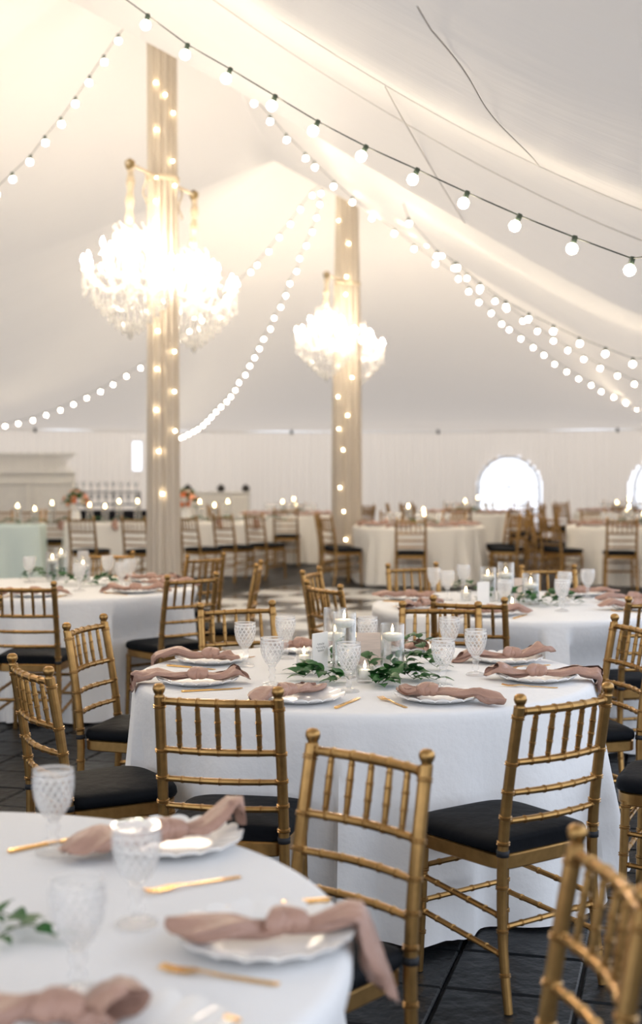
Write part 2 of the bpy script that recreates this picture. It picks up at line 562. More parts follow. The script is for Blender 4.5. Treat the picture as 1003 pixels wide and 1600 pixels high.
w3 = tag(fr.build('window_3', 'window_frame', smooth=False), 'narrow slit of daylight in the curtain', kind='structure')
m_ = MB(); m_.add([(-3.94, y3, 1.45), (-3.74, y3, 1.45), (-3.74, y3, 2.08), (-3.94, y3, 2.08)], [(0, 1, 2, 3)]); m_.build('pane', 'pane', w3, smooth=False)

# ------------------------------------------------------------------ draped poles
def draped_pole(x, y, rads, ztop, label, fairy):
    root = thing('tent_pole', (x, y, 0), label, 'pole')
    c = MB(); c.sweep([(0, 0, 0), (0, 0, ztop)], 0.055, 12); c.build('core', 'white_wood', root)
    d = MB(); Vv = []; nn = 120
    zs = np.linspace(0.0, ztop - 0.05, 60)
    fold = [rnd.uniform(0, 6.28) for _ in range(8)]
    for z in zs:
        R = prof(rads, z)
        for k in range(nn):
            q = 2 * PI * k / nn
            r = R * (1 + 0.075 * math.sin(13 * q + fold[0] + 0.3 * math.sin(z * 0.9)) + 0.04 * math.sin(23 * q + fold[1] + 0.2 * z) + 0.03 * math.sin(5 * q + fold[2] + 0.5 * z))
            Vv.append((r * math.cos(q), r * math.sin(q), z))
    d.add(Vv, [(i * nn + k, i * nn + (k + 1) % nn, (i + 1) * nn + (k + 1) % nn, (i + 1) * nn + k) for i in range(len(zs) - 1) for k in range(nn)])
    d.build('drape', 'pole_sheer', root, sharp=None)
    v, f = ico(0.0115, 2)
    me = MB().add(v, f).mesh('fairy_bulb', 'fairy_bulb')
    for (px, py) in fairy:
        dd = y - 0.2
        p = atd(px, py, dd)
        R = prof(rads, p.z) * 1.08 + 0.012
        lx = max(-R * 0.95, min(R * 0.95, p.x - x))
        link('fairy_bulb', me, root, (lx, -math.sqrt(max(0, R * R - lx * lx)), p.z))
    return root
POLE_B = (BX, BY); POLE_C = (0.37, 19.5)
draped_pole(BX, BY, [(0, 0.15), (1.0, 0.142), (2.5, 0.135), (4.2, 0.128), (6.6, 0.125)], canopy(0, 0) + 0.1,
            'thicker tent pole wrapped in champagne sheer fabric beside a laid round table',
            [(242, 126), (257, 145), (269, 172), (243, 200), (268, 248), (243, 275), (271, 286), (242, 312), (242, 340), (245, 516), (271, 548), (244, 576), (243, 640), (271, 611), (272, 673), (247, 705), (253, 772)])
draped_pole(*POLE_C, [(0, 0.20), (1.6, 0.195), (3.5, 0.175), (6.6, 0.13)], canopy(U_RIDGE[-1], 0) + 0.1,
            'slimmer tent pole wrapped in champagne sheer fabric standing beyond the dance floor',
            [(529, 343), (548, 314), (541, 432), (540, 460), (528, 571), (528, 620), (529, 670), (543, 649), (536, 703), (537, 799), (540, 843), (531, 762), (550, 590), (545, 380)])

# ------------------------------------------------------------------ chandeliers on crossbars
def flame_bulb(r=0.017, h=0.075):
    b = MB()
    b.lathe([(0.0, 0), (r * 0.75, 0.006), (r, 0.022), (r * 0.9, 0.036), (r * 0.5, 0.056), (0.0, h)], 8)
    return b
bulb_me = flame_bulb().mesh('bulb', 'chand_bulb')
def octa(mb, c, r, h):
    x, y, z = c
    mb.add([(x, y, z + h * 0.35), (x + r, y, z), (x, y + r, z), (x - r, y, z), (x, y - r, z), (x, y, z - h * 0.65)],
           [(0, 1, 2), (0, 2, 3), (0, 3, 4), (0, 4, 1), (5, 2, 1), (5, 3, 2), (5, 4, 3), (5, 1, 4)])
sleeve_m = MB(); sleeve_m.lathe([(0.034, 0.0), (0.036, 0.004), (0.012, 0.012), (0.012, 0.07), (0.0, 0.07)], 10); sleeve_me = sleeve_m.mesh('candle_sleeve', 'wax')
def arm_mesh(r, z0, z1):
    a = MB()
    pts = []
    for t in np.linspace(0, 1, 16):
        x = 0.03 + (r - 0.03) * t
        z = z0 + (z1 - z0) * t ** 3 - 0.10 * math.sin(PI * t) * (1 - 0.25 * t)
        pts.append((x, 0, z))
    a.sweep(pts, 0.011, 8)
    return a.mesh('arm', 'crystal')
arm_lo = arm_mesh(0.40, -0.02, 0.06)
arm_hi = arm_mesh(0.24, 0.10, 0.20)
def crystals(seed):
    r_ = random.Random(seed)
    cb = MB()
    # swags between the arms, hanging drops, basket and lower pendant tiers
    for k in range(12):
        q0, q1 = 2 * PI * k / 12, 2 * PI * (k + 1) / 12
        for i in range(8):
            t = i / 8
            q = lerp(q0, q1, t); sag = 0.11 * math.sin(PI * t)
            octa(cb, (0.40 * math.cos(q), 0.40 * math.sin(q), 0.045 - sag), 0.013, 0.034)
        for i in range(6):
            octa(cb, (0.40 * math.cos(q0), 0.40 * math.sin(q0), 0.03 - 0.033 * i), 0.012 + 0.003 * (i == 5), 0.034 + 0.03 * (i == 5))
        for i in range(5):
            octa(cb, (0.33 * math.cos(q0 + .26), 0.33 * math.sin(q0 + .26), -0.08 - 0.033 * i), 0.012, 0.036)
        for i in range(9):     # strands from the crown down to the arms
            t = i / 8
            rr = lerp(0.10, 0.36, t ** 1.6); zz = lerp(0.40, 0.07, t) - 0.05 * math.sin(PI * t)
            octa(cb, (rr * math.cos(q0), rr * math.sin(q0), zz), 0.011, 0.03)
    for ring, (rr, z, n_) in enumerate(((0.30, -0.17, 30), (0.24, -0.24, 26), (0.18, -0.30, 20), (0.12, -0.35, 14), (0.07, -0.39, 9), (0.02, -0.42, 3))):
        for k in range(n_):
            q = 2 * PI * (k + 0.5 * (ring % 2)) / n_
            for i in range(3):
                octa(cb, (rr * math.cos(q), rr * math.sin(q), z - 0.028 * i + r_.uniform(-.006, .006)), 0.012 if i < 2 else 0.015, 0.032 if i < 2 else 0.05)
    for ring, (rr, z, n_) in enumerate(((0.12, 0.42, 14), (0.14, 0.39, 16), (0.22, 0.19, 20))):
        for k in range(n_):
            q = 2 * PI * k / n_
            for i in range(3):
                octa(cb, (rr * math.cos(q), rr * math.sin(q), z - 0.03 * i + (0.05 if i == 0 and k % 2 else 0)), 0.013, 0.036)
    octa(cb, (0, 0, -0.47), 0.028, 0.1)
    return cb.mesh('crystal_drops', 'crystal', smooth=False)
cry_me = crystals(3)
col_m = MB(); col_m.lathe([(0.0, -0.2), (0.03, -0.19), (0.05, -0.14), (0.02, -0.1), (0.06, -0.05), (0.075, 0.0), (0.05, 0.04), (0.02, 0.07), (0.02, 0.12), (0.045, 0.16), (0.02, 0.2), (0.014, 0.36), (0.09, 0.40), (0.1, 0.41), (0.02, 0.43), (0.012, 0.5), (0, 0.5)], 16)
col_me = col_m.mesh('column', 'crystal')
def chandelier(loc, ztop, label):
    root = thing('chandelier', loc, label, 'chandelier', 'crystal chandeliers hung in pairs from pole crossbars')
    link('column', col_me, root)
    tag(link('crystal_drops', cry_me, root), kind='stuff')
    for k in range(12):
        q = 2 * PI * k / 12 + 0.13
        a = link('arm', arm_lo, root); a.rotation_euler = (0, 0, q)
        link('candle_sleeve', sleeve_me, a, (0.40, 0, 0.062)); link('bulb', bulb_me, a, (0.40, 0, 0.132))
    for k in range(6):
        q = 2 * PI * k / 6 + 0.4
        a = link('arm', arm_hi, root); a.rotation_euler = (0, 0, q)
        link('candle_sleeve', sleeve_me, a, (0.24, 0, 0.2)); link('bulb', bulb_me, a, (0.24, 0, 0.27))
    h = ztop - loc[2]
    s = MB(); pts = [(0.006 * math.sin(9 * z), 0, z) for z in np.linspace(0.46, h, 24)]
    s.sweep(pts, [0.032 + 0.007 * math.sin(40 * p[2]) for p in pts], 10)
    s.build('hanging_sleeve', 'rope_beige', root)
    return root
def crossbar(p, q, pole, label, rc=0.150):
    root = thing('crossbar', (pole[0], pole[1], p[2]), label, 'crossbar')
    o = Vector((pole[0], pole[1], p[2]))
    P, Q = Vector(p) - o, Vector(q) - o
    d = (Q - P).normalized()
    b = MB(); b.sweep([P - d * 0.06 + Vector((0, 0, 0.03)), P + Vector((0, 0, 0.03)), Vector((0, 0, 0.03)), Q + Vector((0, 0, 0.03)), Q + d * 0.06 + Vector((0, 0, 0.03))], 0.016, 10)
    b.build('bar', 'rope_beige', root)
    c = MB(); c.lathe([(rc, 0.005), (rc + 0.005, 0.012), (rc + 0.005, 0.045), (rc, 0.052)], 32); c.build('collar', 'rope_beige', root)
    for X in (P, Q):
        h = MB(); h.lathe([(0.0, -0.03), (0.03, -0.02), (0.045, 0.02), (0.045, 0.05), (0.02, 0.07), (0, 0.08)], 12, c=tuple(X)); h.build('end_cap', 'brass_metal', root)
    for X in (P * 0.55, Q * 0.55):     # trailing vine tied to the bar
        v = MB(); v.sweep([X + Vector((0.02 * math.sin(k), 0.02 * math.cos(k * 1.3), 0.02 - 0.035 * k)) for k in range(9)], 0.009, 6); v.build('tie', 'rope_beige', root)
    return root
zb = 4.12
bL = Vector((*atd(203, 272, 11.85)[:2], zb)); bR = Vector((*atd(303, 322, 13.2)[:2], zb))
crossbar(bL, bR, POLE_B, 'brass crossbar through the thicker draped pole holding two chandeliers')
chandelier((bL.x, bL.y, 3.17), zb, 'lit crystal chandelier hung on the thicker draped pole, its whole ring of candles clear')
chandelier((bR.x, bR.y, 3.17), zb, 'lit crystal chandelier half hidden behind the thicker draped pole')
cL = Vector((*atd(510, 428, 18.5)[:2], 4.1)); cR = Vector((*atd(557, 440, 20.3)[:2], 4.1))
crossbar(cL, cR, POLE_C, 'brass crossbar through the slimmer draped pole holding two chandeliers', 0.186)
chandelier((cL.x, cL.y, 3.22), 4.1, 'lit crystal chandelier hung in front of the slimmer draped pole')
chandelier((cR.x, cR.y, 3.22), 4.1, 'lit crystal chandelier mostly behind the slimmer draped pole')

# unseen next pole of the row, its chandelier pair added to warm the near tables
PA = xy(U_RIDGE[1], 0.0)
draped_pole(PA[0], PA[1], [(0, 0.15), (1.0, 0.142), (2.5, 0.135), (4.2, 0.128), (6.6, 0.125)], canopy(U_RIDGE[1], 0) + 0.1,
            'tent pole wrapped in champagne sheer fabric, unseen, added next in the row', [])
aL = Vector((PA[0] - AX.x * 0.72, PA[1] - AX.y * 0.72, zb)); aR = Vector((PA[0] + AX.x * 0.72, PA[1] + AX.y * 0.72, zb))
crossbar(aL, aR, PA, 'added brass crossbar through the unseen pole next in the row')
chandelier((aL.x, aL.y, 3.17), zb, 'lit crystal chandelier added on the unseen pole to warm the near tables')
chandelier((aR.x, aR.y, 3.17), zb, 'lit crystal chandelier added on the unseen pole for warm light, toward the dance floor')

# ------------------------------------------------------------------ string lights
v, f = ico(0.027, 2)
globe_me = MB().add([(x, y, z - 0.052) for x, y, z in v], f).mesh('bulb', 'bulb_lit')
v, f = ico(0.027, 1)
globe_far_me = MB().add([(x, y, z - 0.052) for x, y, z in v], f).mesh('bulb', 'bulb_lit')
sm = MB(); sm.lathe([(0.0, 0.008), (0.011, 0.008), (0.013, 0.0), (0.013, -0.022), (0.010, -0.03), (0, -0.03)], 10)
socket_me = sm.mesh('socket', 'socket_green')
def string(pts, depths, label, pre=None, post=None, near=False, tilt=0.0):
    P = []
    m_ = len(pts) - 1
    for i, (px, py) in enumerate(pts):
        P.append(atd(px, py, prof(depths, i / m_)))
    root = thing('string_lights', P[0], label, 'string lights', 'warm globe string lights hung across the tent')
    o = P[0]
    up = Vector((0, 0, 0.03 if not near else 0.0))
    path = [x - o + up for x in P]
    if pre == 'up': pre = [(P[0].x - 0.05, P[0].y, canopy(*uv(P[0].x - 0.05, P[0].y)) - 0.02)]
    if pre is not None: path = [Vector(x) - o for x in pre] + path
    if post is not None: path = path + [Vector(x) - o for x in post]
    w = MB(); w.sweep(path, 0.0035 if near else 0.003, 5); w.build('wire', 'wire_green', root)
    for p in P:
        s = link('bulb', globe_me if near else globe_far_me, root, p - o + up)
        s.rotation_euler = (0.0, tilt + rnd.uniform(-.15, .15), 0)
        link('socket', socket_me, s)
def eave_pt(u, v): return (*xy(u, v), canopy(u, v) - 0.03)
string([(231, 24), (293, 70), (360, 108), (430, 150), (497, 190), (572, 229), (652, 265), (730, 301), (812, 337), (898, 371), (988, 404)],
       [(0, 7.35), (1, 6.05)], 'sharp dark-wired string of round bulbs crossing over the wooden-card table', pre=[eave_pt(-4.6, 0.6), atd(190, -6, 7.45)], post=[eave_pt(-7.2, 5.2)], near=True, tilt=0.35)
string([(397, 158), (422, 186), (447, 215), (477, 244), (491, 258), (522, 288), (551, 313), (582, 338), (617, 362), (647, 386), (681, 410), (716, 433), (733, 453), (749, 470), (767, 487), (783, 504), (795, 513), (814, 527), (833, 541), (849, 553), (867, 567), (886, 579), (904, 590), (923, 600), (940, 610), (959, 619), (977, 628), (995, 637)],
       [(0, 12.2), (1, 25)], 'long string of bulbs sagging lowest from the thicker pole past the slimmer one', pre=[(BX + .2, BY, 5.6)], post=[eave_pt(14.5, 4.8)])
string([(629, 341), (648, 359), (668, 379), (691, 396), (709, 416), (729, 432), (750, 451), (773, 468), (791, 480), (817, 499), (839, 515), (864, 530), (887, 545), (912, 559), (938, 573), (965, 585), (991, 598)],
       [(0, 15), (1, 19.5)], 'string of bulbs running between two other strings over the flower-decked table', pre='up', post=[eave_pt(6.5, 5.2)])
string([(638, 346), (683, 397), (713, 415), (750, 447), (790, 476), (826, 495), (865, 514), (905, 533), (946, 549), (989, 565)],
       [(0, 13.5), (1, 12.0)], 'string of widely spaced bulbs rising highest of three over the flower-decked table', pre='up', post=[eave_pt(-0.5, 5.2)])
string([(185, 60), (162, 93), (140, 125), (118, 158), (95, 190), (70, 219), (48, 249), (19, 276), (-6, 300), (-30, 322)],
       [(0, 12.0), (1, 11.0)], 'string of bulbs slanting down from the thicker pole against the glowing liner', pre=[(BX, BY - .2, 5.8)], post=[(-6, 9.5, 2.9)])
string([(502, 300), (500, 317), (495, 338), (487, 360), (478, 382), (469, 402), (464, 422), (452, 441), (446, 460), (438, 478), (429, 495), (422, 512), (412, 528), (406, 543), (398, 557), (391, 570), (383, 584), (373, 596), (367, 608), (361, 618), (354, 626), (346, 634), (338, 642), (330, 650), (324, 657), (317, 663), (309, 669), (302, 673), (295, 677), (287, 681), (281, 683)],
       [(0, 19.1), (1, 28.0)], 'densely dotted string of bulbs curving down from the slimmer pole to the curtain', pre=[(POLE_C[0] - 0.13, POLE_C[1] - 0.085, 5.6)])
string([(487, 303), (470, 325), (454, 348), (437, 369), (420, 391), (402, 412), (392, 423), (372, 442), (353, 463), (334, 482), (315, 499), (296, 516), (277, 532), (258, 546), (238, 560), (219, 573), (198, 586), (177, 599), (157, 610), (135, 620), (115, 630), (94, 639), (72, 647), (51, 655), (29, 660), (8, 664)],
       [(0, 19.0), (1, 25.0)], 'string of bulbs passing behind the chandelier pair toward the lattice bar', pre=[(POLE_C[0] - 0.12, POLE_C[1] - 0.095, 5.7)], post=[eave_pt(9.0, -9.0)])

# ------------------------------------------------------------------ tables and cloths
ZT = 0.76
RT = 0.885
top_m = MB(); top_m.lathe([(0.0, 0.725), (RT - 0.03, 0.725), (RT - 0.015, 0.735), (RT - 0.015, 0.75), (RT - 0.03, 0.754), (0, 0.754)], 48); top_me = top_m.mesh('table_top', 'table_ply')
leg_m = MB(); leg_m.sweep([(0.28, 0, 0.725), (0.42, 0, 0.0)], 0.016, 8); leg_me = leg_m.mesh('leg', 'dark_metal')
def round_cloth(seed, nfold=15, spread=0.19, lowest=0.006):
    r_ = random.Random(seed)
    c = MB()
    n_ = 272
    ph = [r_.uniform(0, 6.28) for _ in range(6)]
    prof_ = [(0.0, ZT), (RT * 0.35, ZT), (RT * 0.7, ZT), (RT - 0.02, ZT), (RT - 0.005, ZT - 0.003), (RT + 0.004, ZT - 0.014), (RT + 0.008, ZT - 0.04)]
    for t in np.linspace(0.08, 1, 16): prof_.append((RT + 0.008 + spread * 0.35 * t, lerp(ZT - 0.04, lowest, t)))
    def fn(q, i, r, z):
        h = max(0.0, (ZT - z - 0.02) / (ZT - 0.02))
        qq = q + 0.16 * math.sin(2 * q + ph[1]) + 0.09 * math.sin(3 * q + ph[2])
        a = spread * (0.6 * h ** 1.15)
        s_ = math.sin(nfold * qq + ph[0])
        w_ = 0.62 + 0.38 * math.sin(5 * q + ph[3])
        f_ = a * w_ * (s_ * 0.75 + 0.25 * math.sin(2 * (nfold * qq + ph[0]) + 1.0)) + a * 0.25 * math.sin(4 * q + ph[4])
        zz = z
        if h > 0.96: zz = z + 0.012 * (1 + s_) * w_
        if r > 0.05: return r + f_, zz
        return r, zz
    c.lathe(prof_[0:1] + prof_[1:], n_, fn)
    # drop the closing face under the hem
    c.f = [f_ for f_ in c.f if len(f_) == 4]
    return c
CHAIRS = []
def round_table(x, y, seed, tl, cl, m='cloth', rz=0.0):
    t = thing('round_table', (x, y, 0), tl, 'table', 'round banquet tables under floor-length cloths', rz)
    link('table_top', top_me, t)
    for k in range(4):
        l = link('leg', leg_me, t); l.rotation_euler = (0, 0, PI / 4 + k * PI / 2)
    c = round_cloth(seed)
    # seats pushed in under the edge press the cloth inwards
    lim = []
    n_ = 272
    near = [q for q in CHAIRS if math.hypot(q[0] - x, q[1] - y) < 1.6]
    for k in range(n_):
        a = 2 * PI * k / n_ + rz
        R_ = 2.0
        for cx_, cy_, crz in near:
            co, si = math.cos(crz), math.sin(crz)
            r_ = 1.15
            while r_ > 0.45:
                dx, dy = x + r_ * math.cos(a) - cx_, y + r_ * math.sin(a) - cy_
                lx, ly = dx * co + dy * si, -dx * si + dy * co
                if abs(lx) < 0.235 and -0.3 < ly < 0.235: R_ = min(R_, r_ - 0.012)
                r_ -= 0.012
        lim.append(R_)
    lim = [min(lim[(k + j) % n_] for j in range(-2, 3)) for k in range(n_)]
    nv = []
    for i, (vx, vy, vz) in enumerate(c.v):
        r_ = math.hypot(vx, vy)
        L_ = sum(min(1.05, lim[(i + j) % n_]) for j in range(-4, 5)) / 9
        L_ = min(L_, lim[i % n_])
        if vz < 0.745 and r_ > L_:
            w_ = min(1.0, (0.745 - vz) / 0.26); w_ = w_ * w_ * (3 - 2 * w_)
            f_ = lerp(r_, L_, w_) / r_
            vx, vy = vx * f_, vy * f_
        nv.append((vx, vy, vz))
    c.v = nv
    o = link('tablecloth', c.mesh('tablecloth', m, True, 60), None, (x, y, 0), rz)
    tag(o, cl, 'tablecloth', 'round floor-length tablecloths')
T1 = (0.163, 5.36); T0 = (-0.835, 2.335); T2 = (-1.72, 9.2); T3 = (1.19, 8.05)
T4 = (1.32, 18.6); T5 = (4.22, 18.6); T6 = (-0.50, 22.8); T7 = (2.55, 23.6); T8 = (5.35, 24.2)
N1 = 'the table with the wooden card'; N0 = 'the table with only loose leaves in its middle'
N2 = 'the table beside the thicker draped pole'; N3 = 'the table with white flowers'
def rect_cloth(L, W, seed, m):
    r_ = random.Random(seed); c = MB()
    per = []
    n1, n2 = int(L / 0.03), int(W / 0.03)
    for i in range(n1): per.append((-L / 2 + L * i / n1, -W / 2, 0, -1))
    for i in range(n2): per.append((L / 2, -W / 2 + W * i / n2, 1, 0))
    for i in range(n1): per.append((L / 2 - L * i / n1, W / 2, 0, 1))
    for i in range(n2): per.append((-L / 2, W / 2 - W * i / n2, -1, 0))
    n_ = len(per); zs = [ZT, ZT - 0.015] + list(np.linspace(ZT - 0.05, 0.012, 12))
    Vv = []
    for k, z in enumerate(zs):
        h = max(0, (ZT - z) / ZT)
        for i, (x, y, nx, ny) in enumerate(per):
            g = 0.012 * (k > 0) + 0.05 * h + 0.035 * h * math.sin(i * 0.42 + math.sin(i * 0.11) * 1.5)
            Vv.append((x + nx * g, y + ny * g, z))
    fs = [(k * n_ + i, k * n_ + (i + 1) % n_, (k + 1) * n_ + (i + 1) % n_, (k + 1) * n_ + i) for k in range(len(zs) - 1) for i in range(n_)]
    fs = [tuple(reversed(f_)) for f_ in fs]
    fs.append(tuple(range(n_)))
    c.add(Vv, fs)
    return c.mesh('tablecloth', m, True, 40)
def rect_table(x, y, L, W, rz, m, tl, cl):
    t = thing('banquet_table', (x, y, 0), tl, 'table', None, rz)
    b_ = MB(); b_.box((0, 0, 0.74), (L - 0.04, W - 0.04, 0.03)); b_.build('table_top', 'table_ply', t, smooth=False)
    for sx_ in (-1, 1):
        for sy_ in (-1, 1):
            l = MB(); l.sweep([(sx_ * (L / 2 - 0.2), sy_ * (W / 2 - 0.1), 0), (sx_ * (L / 2 - 0.2), sy_ * (W / 2 - 0.1), 0.73)], 0.016, 8); l.build('leg', 'dark_metal', t)
    tag(link('tablecloth', rect_cloth(L, W, 3, m), None, (x, y, 0), rz), cl, 'tablecloth')
rect_table(-5.08, 19.05, 2.4, 0.8, 0.06, 'cloth_mint', 'long banquet table under pale mint cloth', 'pale mint floor-length cloth on a long banquet table')
rect_table(-2.26, 19.75, 2.78, 0.8, 0.16, 'cloth_ivory', 'long banquet table under ivory cloth behind the thicker draped pole', 'ivory floor-length cloth on the long banquet table behind the thicker pole')

# ------------------------------------------------------------------ chairs
def bamboo(pts, r, rings, n=10, taper=None, sub=6):
    """tube along pts with double bamboo rings at the fractions given"""
    P = [Vector(p) for p in pts]
    L = [0.0]
    for a, c in zip(P, P[1:]): L.append(L[-1] + (c - a).length)
    T = L[-1]
    def pos(s):
        for i in range(len(P) - 1):
            if s <= L[i + 1] + 1e-9:
                return P[i].lerp(P[i + 1], (s - L[i]) / (L[i + 1] - L[i]))
        return P[-1].copy()
    st = {0.0: 0, T: 0}
    for l in L: st[l] = 0
    e_ = max(0.0017, r * 0.17)
    bumps = []
    for q in rings:
        for s0 in (q * T - e_ * 1.3, q * T + e_ * 1.3):
            for ds, h in ((-e_, 0), (-e_ * 0.35, r * 0.21), (e_ * 0.35, r * 0.21), (e_, 0)):
                if 0 < s0 + ds < T: st[s0 + ds] = max(h, st.get(s0 + ds, 0))
    ks = sorted(st)
    rad = []
    for s in ks:
        rr = r if taper is None else r * taper(s / T)
        rad.append(rr + st[s])
    return [pos(s) for s in ks], rad
def post_pt(z, sx_):
    y = prof([(0, -0.243), (0.1, -0.226), (0.2, -0.213), (0.3, -0.206), (0.42, -0.205), (0.48, -0.2075), (0.55, -0.2135), (0.62, -0.222), (0.7, -0.234), (0.8, -0.251), (0.92, -0.272)], z)
    return Vector((sx_ * prof([(0, 0.195), (0.42, 0.186), (0.92, 0.180)], z), y, z))
def rail_pts(z, bow, m_=9):
    a, c = post_pt(z, -1), post_pt(z, 1)
    return [a.lerp(c, t) + Vector((0, -bow * math.sin(PI * t), 0)) for t in np.linspace(0, 1, m_)]
def chair_meshes():
    M = []
    for s in (-1, 1):
        pts, rad = bamboo([post_pt(z, s) for z in (0.0, 0.1, 0.2, 0.3, 0.42, 0.48, 0.55, 0.62, 0.7, 0.8, 0.887)], 0.0165, (0.12, 0.26, 0.40, 0.545, 0.63, 0.715, 0.81, 0.965), taper=lambda t: lerp(0.80, 1.0, min(1, t * 2)))
        b_ = MB(); b_.sweep(pts, rad, 12)
        c = post_pt(0.905, s)
        fin = MB(); fin.lathe([(0.0, -0.022), (0.015, -0.02), (0.0125, -0.012), (0.0165, -0.006), (0.0195, 0.003), (0.0175, 0.013), (0.010, 0.019), (0, 0.0205)], 12, c=tuple(c))
        M.append(('post', b_.mesh('post', 'gold_paint', True, 24), [('finial', fin.mesh('finial', 'gold_paint', True, 60))]))
        pts, rad = bamboo([(s * 0.182, 0.172, 0.0), (s * 0.176, 0.166, 0.2), (s * 0.172, 0.160, 0.41)], 0.0165, (0.3, 0.55, 0.78, 0.96), taper=lambda t: lerp(0.82, 1.0, t))
        b_ = MB(); b_.sweep(pts, rad, 12); M.append(('leg', b_.mesh('leg', 'gold_paint', True, 24)))
    for nm, z, r, bow in (('top_rail', 0.872, 0.0125, 0.022), ('rail', 0.722, 0.011, 0.024), ('rail', 0.632, 0.010, 0.024), ('rail', 0.548, 0.010, 0.022)):
        pts, rad = bamboo(rail_pts(z, bow), r, (0.05, 0.18, 0.34, 0.5, 0.66, 0.82, 0.95), taper=lambda t: 0.85 + 0.15 * math.sin(PI * t))
        b_ = MB(); b_.sweep(pts, rad, 10); M.append((nm, b_.mesh(nm, 'gold_paint', True, 24)))
    tp, bt = rail_pts(0.872, 0.022, 13), rail_pts(0.722, 0.024, 13)
    for k in range(1, 6):
        t = 2 * k
        pts, rad = bamboo([bt[t], bt[t].lerp(tp[t], 0.5), tp[t]], 0.0088, (0.12, 0.36, 0.62, 0.86), taper=lambda q: 0.72 + 0.3 * math.sin(PI * q))
        b_ = MB(); b_.sweep(pts, rad, 8); M.append(('spindle', b_.mesh('spindle', 'gold_paint', True, 24)))
    # seat outline, rounded at the front
    def outline(gx, gy, n_=40):
        o = []
        for k in range(n_):
            q = 2 * PI * k / n_
            cx_, sy_ = math.cos(q), math.sin(q)
            pw = 0.42 if sy_ > 0 else 0.22
            x = abs(cx_) ** pw * (1 if cx_ >= 0 else -1); y = abs(sy_) ** pw * (1 if sy_ >= 0 else -1)
            w_ = lerp(0.178, 0.200, (y + 1) / 2)
            o.append((x * (w_ + gx), y * (0.195 + gy)))
        return o
    def slab(levels, cap=True):
        b_ = MB(); Vv = []; fs = []; n_ = 40
        for gx, gy, z, dome in levels:
            for (x, y) in outline(gx, gy, n_): Vv.append((x, y, z))
        for i in range(len(levels) - 1):
            for k in range(n_): fs.append((i * n_ + k, i * n_ + (k + 1) % n_, (i + 1) * n_ + (k + 1) % n_, (i + 1) * n_ + k))
        fs.append(tuple(range(n_ - 1, -1, -1))); fs.append(tuple((len(levels) - 1) * n_ + k for k in range(n_)))
        return b_.add(Vv, fs)
    M.append(('seat_frame', slab([(0.0, 0.0, 0.398, 0), (0.004, 0.004, 0.402, 0), (0.004, 0.004, 0.438, 0), (0.0, 0.0, 0.442, 0)]).mesh('seat_frame', 'gold_paint', True, 40)))
    cu_ = slab([(-0.004, -0.004, 0.4425, 0), (0.008, 0.008, 0.447, 0), (0.013, 0.012, 0.458, 0), (0.012, 0.010, 0.474, 0), (0.004, 0.004, 0.484, 0), (-0.015, -0.015, 0.490, 0), (-0.06, -0.06, 0.495, 0), (-0.12, -0.12, 0.498, 0)])
    # keep the cushion clear of the rear posts
    cu_.v = [(x, max(y, -0.186), z) for x, y, z in cu_.v]
    M.append(('cushion', cu_.mesh('cushion', 'black_cushion', True, 70)))
    for s in (-1, 1):
        b_ = MB(); b_.sweep([post_pt(0.446, s), post_pt(0.464, s)], 0.0195, 12)
        M.append(('strap', b_.mesh('strap', 'black_strap')))
    for s in (-1, 1):
        for z in (0.30, 0.19):
            pts, rad = bamboo([(s * 0.175, 0.165, z + 0.0), post_pt(z - 0.03, s)], 0.009, (0.05, 0.2, 0.4, 0.6, 0.8, 0.95))
            b_ = MB(); b_.sweep(pts, rad, 8); M.append(('stretcher', b_.mesh('stretcher', 'gold_paint', True, 24)))
    for z, yy in ((0.33, 0.165), (0.22, 0.168)):
        pts, rad = bamboo([(-0.175, yy, z), (0.175, yy, z)], 0.009, (0.05, 0.2, 0.4, 0.6, 0.8, 0.95))
        b_ = MB(); b_.sweep(pts, rad, 8); M.append(('stretcher', b_.mesh('stretcher', 'gold_paint', True, 24)))
    pts, rad = bamboo([post_pt(0.24, -1), post_pt(0.24, 1)], 0.009, (0.05, 0.2, 0.4, 0.6, 0.8, 0.95))
    b_ = MB(); b_.sweep(pts, rad, 8); M.append(('stretcher', b_.mesh('stretcher', 'gold_paint', True, 24)))
    return M
CH = chair_meshes()
def far_chair_meshes():
    groups = {'backrest': MB(), 'frame': MB(), 'cushion': MB()}
    for p in CH:
        if p[0] == 'cushion': g = 'cushion'
        elif p[0] in ('top_rail', 'rail', 'spindle'): g = 'backrest'
        elif p[0] == 'strap': continue
        else: g = 'frame'
        for me in [p[1]] + [q[1] for q in (p[2] if len(p) > 2 else [])]:
            groups[g].add([tuple(v_.co) for v_ in me.vertices], [tuple(f_.vertices) for f_ in me.polygons])
    return [(k, g.mesh(k, 'black_cushion' if k == 'cushion' else 'gold_paint', True, 24)) for k, g in groups.items()]
CHF = far_chair_meshes()
def chair(x, y, face, label, group, far=False):
    """face: world direction (fx, fy) the sitter looks"""
    rz = math.atan2(-face[0], face[1])
    CHAIRS.append((x, y, rz))
    r = thing('banquet_chair', (x, y, 0), label, 'chair', group, rz)
    parts(r, CHF if far else CH)
    return r
